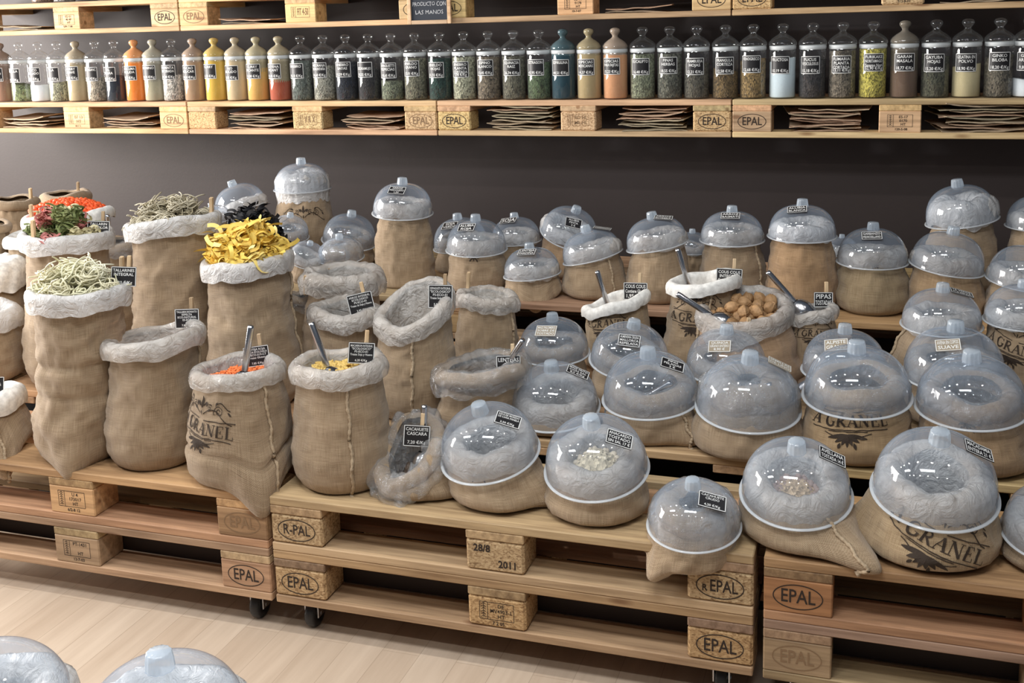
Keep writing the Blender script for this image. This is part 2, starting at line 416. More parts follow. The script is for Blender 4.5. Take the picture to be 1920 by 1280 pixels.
def pallet(label, x, y, z, depth, stamps, kinds, group, tint=(1, 1, 1), casters=False, tints=None, open_front=False):
    t = thing('wooden_pallet', label, 'pallet', (x, y, z), group=group)
    tn = lambda: tuple(c * rnd.uniform(.9, 1.06) for c in tint)
    yy = 0.0; k = 0
    for wd, gap in ((.145, .041), (.10, .041), (.145, .041), (.10, .041), (.145, 0)):
        if yy + wd > depth + 1e-4:
            if depth - yy > .03: obj('top_board', board_mesh(1.2, round(depth - yy, 3), 'x'), t, (0, yy, .122), col=tn())
            break
        obj('top_board', board_mesh(1.2, wd, 'x'), t, (0, yy, .122), col=tn()); yy += wd + gap
    for xi in (0, .5275, 1.055):
        o = obj('stringer', board_mesh(depth, .145, 'y'), t, (xi + .145, 0, .100), (0, 0, PI / 2), col=tn())
    rows = [(0, .10), (.3275, .145), (.70, .10)]
    for ri, (ry, rd) in enumerate(rows):
        if ry >= depth - .03 or (open_front and ri == 0): continue
        d = min(rd, round(depth - ry, 3))
        obj('bottom_board', board_mesh(1.2, d, 'x'), t, (0, ry, 0), col=tn())
        for bi, xc in enumerate((.0725, .6, 1.1275)):
            kd = kinds[bi]
            b = obj('block', block_mesh(kd, d), t, (xc, ry, .022), col=(tints[bi] if tints else tn()))
            if ri == 0 and stamps[bi]:
                st, fade = stamps[bi]
                for st in (('date1', 'date2') if st == 'date' else (st,)):
                    v, f = stamp_geo(st)
                    obj('stamp', mesh('stamp', [(a, -0.0006, c + .039) for a, c, _ in v], f, MT['faint' if fade else 'ink'], smooth=False), b)
    if casters:                                   # closing board behind the front blocks
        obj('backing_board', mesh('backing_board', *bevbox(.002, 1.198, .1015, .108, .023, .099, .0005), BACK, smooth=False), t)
        for cx, cy in ((.075, .06), (1.125, .06), (.075, depth - .06), (1.125, depth - .06)):
            c = obj('caster', CAST_F, t, (cx, cy, -0.085))
            obj('wheel', CAST_W, c, (0, 0, .0375), (0, PI / 2, 0))
    return t
G1 = 'pallets stacked in pairs on castors along the floor'
E_, Ef = ('EPAL', 0), ('EPAL', 1)
warm, grey, orange = (1.0, .93, .82), (.78, .76, .72), (1.1, .93, .76)
def fstack(x, lab, up, lo):
    pallet(lab + ', lower of the stacked pair', x, 0, .085, .37, lo[0], lo[1], G1, lo[2], True, lo[3])
    pallet(lab + ', upper of the stacked pair', x, 0, .229, .37, up[0], up[1], G1, up[2], False, up[3])
fstack(-1.212, 'wooden pallet on castors at front left',
       ([None, ((['U 4', '173017', 'HT'], '6/2-8 12'), 0), Ef], ('wood', 'wood', 'wood'), orange, [(1.15, .96, .76)] * 3),
       ([None, ((['PT-1431', ' ', 'HT'], '13-7-03'), 0), E_], ('wood', 'wood', 'wood'), (.98, .90, .80), None))
fstack(0.0, 'wooden pallet on castors at front centre',
       ([('R-PAL', 0), ('date', 0), ('rEPAL', 0)], ('chip', 'chip', 'chip'), warm, [(1, .95, .85)] * 3),
       ([E_, ((['DE', 'MV4903-1', 'HT'], '7 2 05'), 0), E_], ('chip', 'chip', 'chip'), (.88, .78, .7), [(1, .9, .75), (1.05, .92, .72), (.95, .82, .64)]))
fstack(1.222, 'wooden pallet on castors at front right',
       ([E_, None, None], ('wood', 'wood', 'wood'), (.9, .74, .58), [(1.0, .66, .44)] * 3),
       ([Ef, None, None], ('wood', 'wood', 'wood'), grey, [(.72, .68, .62)] * 3))
G2 = 'pallets raised behind to carry the upper rows of sacks'
nm = {-2.424: 'far left', -1.212: 'left', 0.0: 'centre', 1.222: 'right'}
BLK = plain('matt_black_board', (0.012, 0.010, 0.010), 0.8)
for yy, n, row in ((.385, 2, 'middle'), (1.21, 3, 'rear')):
    for xx in (-2.424, -1.212, 0.0, 1.222):
        pallet('%s row pallet at the %s on a dark plinth' % (row, nm[xx]), xx, yy, n * .144, .8,
               [None, ((['ES-17', '0178'], '6-08'), 0) if row == 'rear' else None, None], ('wood',) * 3, G2, (.95, .86, .74), open_front=(row == 'middle'))
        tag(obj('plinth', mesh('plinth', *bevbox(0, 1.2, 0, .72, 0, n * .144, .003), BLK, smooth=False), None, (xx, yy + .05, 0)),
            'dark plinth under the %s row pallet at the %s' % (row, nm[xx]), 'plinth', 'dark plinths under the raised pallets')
# shelf pallets on the wall
SY, SZ, SZ2, SX = 1.939, 1.070, 1.526, -1.509
G3, G4 = 'pallets fixed to the wall as the lower shelf', 'pallets fixed to the wall as the upper shelf'
pos4 = ('leftmost', 'second from left', 'third from left', 'rightmost')
low = [([None, ((['07 13', 'HT'], '08 7 3'), 1), Ef], ('wood',) * 3), ([None, ((['V R X'], ' '), 1), Ef], ('chip',) * 3),
       ([E_, ((['RD HL', 'ML HL'], ' '), 1), E_], ('chip',) * 3), ([E_, ((['ES-17', '0170', 'HT'], '120-5-08'), 0), None], ('wood',) * 3)]
upp = [([None, ((['ED 01', '40 4P', 'HT'], '5091 T 08'), 0), E_], ('wood',) * 3), ([Ef, ((['FIT 4-50'], ' '), 1), E_], ('wood',) * 3),
       ([E_, ((['ES-11', '0178', 'HT'], '10-7-07'), 0), E_], ('wood',) * 3), ([E_, ((['ES-11', '0130'], '512-8-07'), 0), None], ('chip', 'chip', 'chip'))]
for i in range(4):
    x = SX + (i - 1) * 1.2047
    pallet('pale wooden pallet shelf under the jars, ' + pos4[i], x, SY, SZ, WALLY - SY - .002, low[i][0], low[i][1], G3, (1.5, 1.42, 1.2))
    pallet('pale wooden pallet shelf above the jars, ' + pos4[i], x - .003, SY, SZ2, WALLY - SY - .002, upp[i][0], upp[i][1], G4, (1.5, 1.42, 1.2))

# ------------------------------------------------------------------ sacks
PROF = [(0, .80), (.04, .93), (.12, 1.03), (.25, 1.06), (.5, 1.0), (.8, .95), (.93, .95), (1, .97)]
def interp(tab, t):
    for (a, va), (b, vb) in zip(tab, tab[1:]):
        if t <= b:
            f = (t - a) / (b - a); f = f * f * (3 - 2 * f); return va + (vb - va) * f
    return tab[-1][1]
class Sack:
    """one sack: P(angle, height fraction) gives a point on the cloth, used for body, seam and print"""
    def __init__(s, x, y, z0, r, zt, rx, rr, sd, o):
        s.x, s.y, s.z0, s.r, s.H, s.rx, s.rr, s.sd, s.o = x, y, z0, r, zt - z0, rx, rr, sd, o
        s.tx, s.ty, s.wv = o.get('tx', 0), o.get('ty', 0), o.get('wv', .012)
        s.sq = o.get('sq', .92); s.fold = o.get('fold', .010) * .62; s.ears = o.get('ears', []); s.belly = o.get('belly', 1.0)
        s.a = o.get('ra', .20 * rr)
    def dz(s, th): return s.rr * (s.tx * math.cos(th) + s.ty * math.sin(th)) + s.wv * n3(math.cos(th) * 1.3, math.sin(th) * 1.3, s.sd * 3.1)
    def rad(s, th): return 1 + .07 * n3(math.cos(th) * 1.1 + 5, math.sin(th) * 1.1, s.sd * 1.7)
    def P(s, th, t, off=0.0):
        c, q = math.cos(th), math.sin(th)
        pr = interp(PROF, t)
        if s.belly != 1.0: pr = 1 + (pr - 1) * s.belly
        lo = s.r * pr; f = t * t * (3 - 2 * t)
        R = lo * (1 - t ** 5) + (s.rr * .97) * t ** 5
        R *= 1 + .035 * n3(c * 1.2, q * 1.2, t * 3 + s.sd) + (s.rad(th) - 1) * f
        zz = t * s.H
        fo = 1 - abs(n3(c * 1.4 + q, q * 1.1, zz * 12 + s.sd * 9)) * 2.2
        fo2 = 1 - abs(n3(c * 2.6, q * 2.6 + 7, zz * 26 + c * 3 + s.sd * 4)) * 2.2
        edge = min(1, t * 6, (1 - t) * 8 + .15)
        R += s.fold * edge * (fo * .8 + fo2 * .5 - .75)
        for tc, dp, sl in s.o.get('crease', []): R -= dp * math.exp(-((t - tc - sl * q) / .022) ** 2) * (.6 + .8 * abs(n3(c * 1.5, q * 1.5, s.sd)))
        R += .004 * n3(c * 7, q * 7, zz * 40 + s.sd) * edge
        if t > .86: R += .006 * math.sin(th * 17 + s.sd) * (t - .86) / .14          # gathers under the roll
        X = c * R + s.rx * f; Y = q * R * s.sq; Z = zz + s.dz(th) * t * t
        for (ea, out, down, wid, ht) in s.ears:
            d = (th - ea + PI) % (2 * PI) - PI
            wgt = math.exp(-(d / wid) ** 2) * math.exp(-(zz / ht) ** 2)
            X += math.cos(ea) * out * wgt; Y += math.sin(ea) * out * wgt; Z -= down * wgt
        if off: X += c * off; Y += q * off
        return (X, Y, Z)
    def body(s, root, col, n=72):
        m = max(16, int(s.H / .009)); m = min(m, 54); rings = []; uvs = []
        for i in range(m + 1):
            t = i / m; rings.append([s.P(-PI / 2 + 2 * PI * j / n + PI, t) for j in range(n)])
            uvs += [((j if j <= n / 2 else n - j) / n * 2 * PI * s.r + s.sd, t * s.H) for j in range(n)]
        base = [(p[0] * .6, p[1] * .6, p[2] + .002) for p in rings[0]]
        rings.insert(0, base); uvs = [(u[0] * .6, -.05) for u in uvs[:n]] + uvs
        v, f = loft(rings, True, True, False)
        return obj('sack_body', mesh('sack_body', v, f, MT['burlap'], uvs), root, col=col)
    def ring(s, th, dr, dz_, jit=0.0, seed=0.0, fr=5.0):
        R = s.rr * s.rad(th) + dr
        c, q = math.cos(th), math.sin(th)
        if jit:
            R += jit * n3(c * fr + seed, q * fr, dz_ * 30); dz_ += jit * n3(c * fr, q * fr + seed, dr * 30 + 4)
        return (c * R + s.rx, q * R * s.sq, s.H + s.dz(th) + dz_)
    def roll(s, root, col):
        a = s.a; n = 72; rings = []; uvs = []
        for k in range(13):
            ph = -2.5 + k * 4.9 / 12; rings.append([s.ring(2 * PI * j / n, a * (1 + .09 * n3(math.cos(2 * PI * j / n) * 2, math.sin(2 * PI * j / n) * 2, s.sd)) * math.cos(ph), a * math.sin(ph), .05 * a, s.sd, 7) for j in range(n)])
            uvs += [(j / n * 2 * PI * s.rr, a * ph) for j in range(n)]
        v, f = loft(rings); return obj('rolled_edge', mesh('rolled_edge', v, f, MT['burlap'], uvs), root, col=col)
    def liner(s, root, kind, col=None):
        a = s.a * 1.08; n = 150; o = s.o; jit = o.get('crumple', .22) * a * .6
        hem = o.get('hem', 1.0); dep = o.get('depth', .06)
        pr = [(1.10, -1.55), (1.18, -1.1), (1.26, -.45), (1.24, .1), (1.08, .62), (.72, 1.02), (.2, 1.22), (-.35, 1.14), (-.85, .78), (-1.12, .2), (-1.22, -.5)]
        rings = []
        for k, (dr, dz_) in enumerate(pr):
            rg = []
            for j in range(n):
                th = 2 * PI * j / n; h = 1
                if k < 3: h = hem * (.80 + .42 * abs(n3(math.cos(th) * 2.2, math.sin(th) * 2.2, s.sd * 5))); h = 1 + (h - 1) * (3 - k) / 3
                cr = 1 - 2 * abs(n3(math.cos(th) * 8.0 + k * .25, math.sin(th) * 8.0, k * .42 + s.sd * 2))
                zz = a * dz_ * (h if dz_ < 0 else 1)
                for (da, dd, dw) in o.get('drape', []):
                    if k < 4:
                        e = (th - da + PI) % (2 * PI) - PI; zz -= dd * math.exp(-(e / dw) ** 2) * (4 - k) / 4
                rg.append(s.ring(th, a * dr * 1.0 + .10 * a * cr, zz, jit, s.sd, 4.5))
            rings.append(rg)
        inn = s.rr - 1.25 * a
        for q in (.5, 1.0): rings.append([s.ring(2 * PI * j / n, -1.28 * a - .012 * q, -a * .5 - (dep + .02) * q, jit * .5, s.sd, 4) for j in range(n)])
        v, f = loft(rings); return obj('plastic_liner' if kind != 'cloth' else 'cloth_liner', mesh('liner', v, f, MT[kind]), root, col=col)
    def fill(s, root, kind, col, depth, heap=.0, rough=.005, name='filling'):
        n = 40; R0 = s.rr - s.a * 1.1; rings = []
        for k in range(12):
            q = 1 - k / 12.0 * .97
            rings.append([(math.cos(2 * PI * j / n) * R0 * q + s.rx, math.sin(2 * PI * j / n) * R0 * q * s.sq,
                           s.H - depth + heap * (1 - q * q) + s.dz(2 * PI * j / n) * q + rough * n3(math.cos(2 * PI * j / n) * q * 14, math.sin(2 * PI * j / n) * q * 14, s.sd)) for j in range(n)])
        v, f = loft(rings, True, False, True); return obj(name, mesh(name, v, f, MT[kind]), root, col=col)
    def seam(s, root, th, col, t0=.0, t1=.93):
        pts = [s.P(th + .018 * math.sin(i * .45 + s.sd), t0 + (t1 - t0) * i / 46, .003) for i in range(47)]
        rad = [.0042 + .0012 * math.sin(i * 2.1) for i in range(47)]
        e = Vector(pts[0]); d = Vector((math.cos(th), math.sin(th), -.35)) * .012
        pts = [tuple(e + d)] + pts; rad = [.006] + rad
        obj('seam', mesh('seam', *tube(pts, rad, 7), MT['rope']), root, col=(.46, .36, .25))
    def surf(s, geo, th0, t0, rot=0.0, off=.0018):
        """lay flat artwork (metres) on the cloth"""
        v, f = geo; cr, sr = math.cos(rot), math.sin(rot); out = []
        for x, y, _ in v:
            X, Y = x * cr - y * sr, x * sr + y * cr
            t = t0 + Y / max(s.H, .05); t = max(.01, min(.985, t))
            out.append(s.P(th0 + X / s.r, t, off))
        return out, f

def serif_word():
    t, T, h = .0016, .0058, .030
    def ser(x, y, w=.010): return seg((x - w / 2, y), (x + w / 2, y), t, 3)
    L = {}
    L['A'] = (.030, [seg((.004, 0), (.015, h), t * 1.3), seg((.015, h), (.026, 0), T), seg((.009, .010), (.022, .010), t), ser(.004, 0), ser(.026, 0, .012)])
    arc = [(.014 + .013 * math.cos(a), .015 + .0155 * math.sin(a)) for a in [(.7 + i * .22) for i in range(24)]]
    L['G'] = (.030, [ribbon(arc, [t + (T - t) * max(0, math.sin((i - 2) / 24 * PI)) for i in range(24)]), seg((.024, .002), (.024, .012), T * .8), ser(.023, .0125, .011), seg((.0245, .022), (.0245, .030), t)])
    bowl = [(.010 + .011 * math.cos(a), .0225 + .0075 * math.sin(a)) for a in [PI / 2 - i * PI / 10 for i in range(11)]]
    L['R'] = (.030, [seg((.007, 0), (.007, h), T), ser(.007, 0, .013), ser(.006, h, .010), ribbon(bowl, .004), seg((.013, .015), (.025, 0), T * .85), ser(.026, 0, .007)])
    L['N'] = (.032, [seg((.006, 0), (.006, h), t * 1.2), seg((.006, h), (.026, 0), T), seg((.026, 0), (.026, h), t * 1.2), ser(.006, 0), ser(.005, h), ser(.026, h)])
    L['E'] = (.027, [seg((.007, 0), (.007, h), T), seg((.004, 0), (.023, 0), t), seg((.004, h), (.022, h), t), seg((.007, .015), (.017, .015), t), seg((.023, 0), (.023, .008), t), seg((.022, h), (.022, h - .007), t), seg((.017, .011), (.017, .019), t)])
    L['L'] = (.026, [seg((.007, 0), (.007, h), T), ser(.007, h, .012), seg((.003, 0), (.023, 0), t), seg((.023, 0), (.023, .009), t)])
    x = 0; g = []
    for ch in 'A GRANEL':
        if ch == ' ': x += .018; continue
        w_, parts = L[ch]; g += [shift(p, x, 0) for p in parts]; x += w_
    v, f = join(*g); return [(a - x / 2, b - .015, 0) for a, b, c in v], f, x
def spiral(cx, cy, r0, r1, a0, turns, wd=.0022, n=40):
    pts = [(cx + (r0 + (r1 - r0) * i / n) * math.cos(a0 + turns * 2 * PI * i / n), cy + (r0 + (r1 - r0) * i / n) * math.sin(a0 + turns * 2 * PI * i / n)) for i in range(n + 1)]
    return ribbon(pts, wd)
def leaf(x, y, ang, l, w_):
    pts = [(x + math.cos(ang) * l * i / 8, y + math.sin(ang) * l * i / 8) for i in range(9)]
    return ribbon(pts, [w_ * math.sin(PI * (i + .3) / 8.6) + .0004 for i in range(9)])
_wv, _wf, _ww = serif_word()
def art_scroll():
    g = []
    for s_ in (-1, 1):
        g += [spiral(s_ * .062, .004, .003, .016, 0 if s_ > 0 else PI, s_ * 1.6), spiral(s_ * .03, .012, .002, .010, PI if s_ > 0 else 0, -s_ * 1.4)]
        g.append(ribbon([(s_ * (.006 + i * .011), -.010 + .018 * math.sin(i * .52)) for i in range(10)], .0024))
        g.append(ribbon([(s_ * (.05 + i * .006), .018 + .010 * math.sin(i * .6)) for i in range(9)], .0024))
        g += [leaf(s_ * .012, .012, PI / 2 - s_ * .6, .016, .006), leaf(s_ * .09, .004, -s_ * .6 + (0 if s_ > 0 else PI), .014, .005), leaf(s_ * .02, .0, PI / 2 - s_ * 1.2, .013, .005), leaf(s_ * .05, .022, PI / 2 - s_ * .9, .012, .004)]
    g += [leaf(0, .006, PI / 2, .034, .009), leaf(-.004, .012, PI / 2 + .7, .018, .005), leaf(.004, .012, PI / 2 - .7, .018, .005), leaf(0, 0, -PI / 2, .014, .004)]
    return join(*g)
def art_leaves():
    g = []
    for k, a in enumerate((-2.9, -2.5, -2.0, -PI / 2, -1.14, -.64, -.24)):
        l = (.05, .036, .030, .034, .030, .036, .05)[k]
        g.append(leaf(0, 0, a, l, .010 if k != 3 else .008))
    g += [leaf(-.016, -.022, -1.9, .016, .007), leaf(.016, -.022, -1.25, .016, .007), seg((-.05, .006), (.05, .006), .002), ribbon([(-.06 + i * .012, .002 - .012 * math.sin(i * PI / 10)) for i in range(11)], .0022)]
    return join(*g)
SCR, LEAF = art_scroll(), art_leaves()
def art_full():
    return join(shift(SCR, 0, .048), seg((-.115, .026), (-.012, .022), .0022, 20), seg((.012, .022), (.115, .026), .0022, 20), (_wv, _wf), seg((-.105, -.024), (.105, -.024), .0022, 30), shift(LEAF, 0, -.034))
ART = {'full': art_full(), 'scroll': SCR, 'leaf': LEAF}

# ------------------------------------------------------------------ dome covers, cards, scoops
def sel(p, e): return math.copysign(abs(p) ** e, p)
_dp = [(1.0 * .955 * sel(math.cos(PI / 2 * i / 20), .78), .02 + .98 * sel(math.sin(PI / 2 * i / 20), .86)) for i in range(21)]
DOME = mesh('dome_shell', *lathe([(.965, 0.0)] + _dp[:-1] + [(.01, 1.0)], 64, False, True), MT['dome'])
LIP = mesh('rim_lip', *lathe([(.955, .02), (.97, .028), (1.0, .02), (1.008, 0), (1.0, -.02), (.972, -.022), (.955, -.01)], 64), MT['lip'])
KNOB = mesh('knob', *lathe([(.021, -.002), (.0205, .004), (.0195, .018), (.018, .030), (.0165, .0325), (.0, .033)], 48, False, True, .05, 12), MT['knob'])
CB = mesh('card_board', *bevbox(-.5, .5, -.001, .001, -.5, .5, .0004), MT['black'], smooth=False)
CBT = mesh('card_board', *bevbox(-.5, .5, -.001, .001, -.5, .5, .0004), MT['tan'], smooth=False)
def _frame(w_, h_, t):
    x, y = w_ / 2, h_ / 2
    v, f = [], []
    for a, b, c, d in ((-x, x, y - t, y), (-x, x, -y, -y + t), (-x, -x + t, -y, y), (x - t, x, -y, y)):
        o = len(v); v += [(a, -.0013, c), (b, -.0013, c), (b, -.0013, d), (a, -.0013, d)]; f.append((o, o + 1, o + 2, o + 3))
    return v, f
_pg = join(bevbox(-.005, .005, -.0065, -.0010, -.034, .032, .001), bevbox(-.005, .005, .0010, .0065, -.034, .032, .001), bevbox(-.0056, .0056, -.0016, .0016, -.004, .003, .0005))
PEG = mesh('wooden_peg', *_pg, MT['peg'], smooth=False)
def card(label, loc, rotm, lines, w_=.066, h_=.054, peg=True, tan=False, group=None):
    t = thing('price_card', label, 'price card', loc, group=group); t.rotation_euler = rotm.to_euler()
    b = obj('card_board', CBT if tan else CB, t, scale=(w_, 1, h_))
    obj('border', mesh('border', *_frame(w_ * .985, h_ * .98, .0018), MT['white'], smooth=False), t)
    v, f = text_block([(s.split('|')[0], float(s.split('|')[1]) if '|' in s else 1) for s in lines], w_ * .84, h_ * .82)
    if v: obj('lettering', mesh('lettering', [(a, -.0014, c) for a, c, _ in v], f, MT['white'], smooth=False), t)
    if peg: obj('wooden_peg', PEG, t, (w_ * .18, .0085, h_ * .5 - .002))
    return t
def dome(label, cen, R, h, tf, ts, group='clear dome covers on the sacks'):
    t = thing('dome_cover', label, 'dome cover', cen, group=group)
    m = Matrix.Rotation(-ts, 4, 'Y') @ Matrix.Rotation(tf, 4, 'X')
    t.rotation_euler = m.to_euler()
    obj('dome_shell', DOME, t, scale=(R, R, h)); obj('rim_lip', LIP, t, scale=(R, R, R * .72))
    obj('knob', KNOB, t, (0, 0, h - .001), scale=(R / .127, R / .127, R / .16))
    return t, m
_sc = [(.0, .0)]
HANDLE = mesh('handle', *lathe([(.0, -.002), (.0075, 0), (.0085, .004), (.0088, .115), (.0075, .122), (.0, .122)], 20), MT['steel'])
def _bowl():
    rings = []
    for i in range(15):
        u = i / 14; z = -u * .085; r = .012 + .021 * min(1, u * 3) ** .6
        open_ = 0.2 + 2.6 * min(1, max(0, (u - .12) * 1.5))
        a0 = open_ / 2; rings.append([(r * math.sin(a0 + (2 * PI - open_) * k / 20), -r * math.cos(a0 + (2 * PI - open_) * k / 20), z) for k in range(21)])
    inner = [[(x * .93, y * .93, z) for x, y, z in r] for r in rings]
    v1, f1 = loft(rings, False); v2, f2 = loft(inner, False); f2 = [tuple(reversed(q)) for q in f2]
    g = join((v1, f1), (v2, f2)); n = len(v1)
    cap = lathe([(.0, .001), (.014, -.002), (.0125, -.006)], 20)
    return join(g, cap)
BOWL = mesh('scoop_bowl', *_bowl(), MT['steel'])
def scoop(label, loc, direction, spin=0.0):
    """loc = where handle meets bowl; direction = along the handle"""
    t = thing('metal_scoop', label, 'scoop', loc, group='steel scoops standing in the sacks')
    q = Vector(direction).normalized().to_track_quat('Z', 'Y'); t.rotation_euler = (q.to_matrix() @ Matrix.Rotation(spin, 3, 'Z')).to_euler()
    obj('handle', HANDLE, t); obj('scoop_bowl', BOWL, t)
    return t

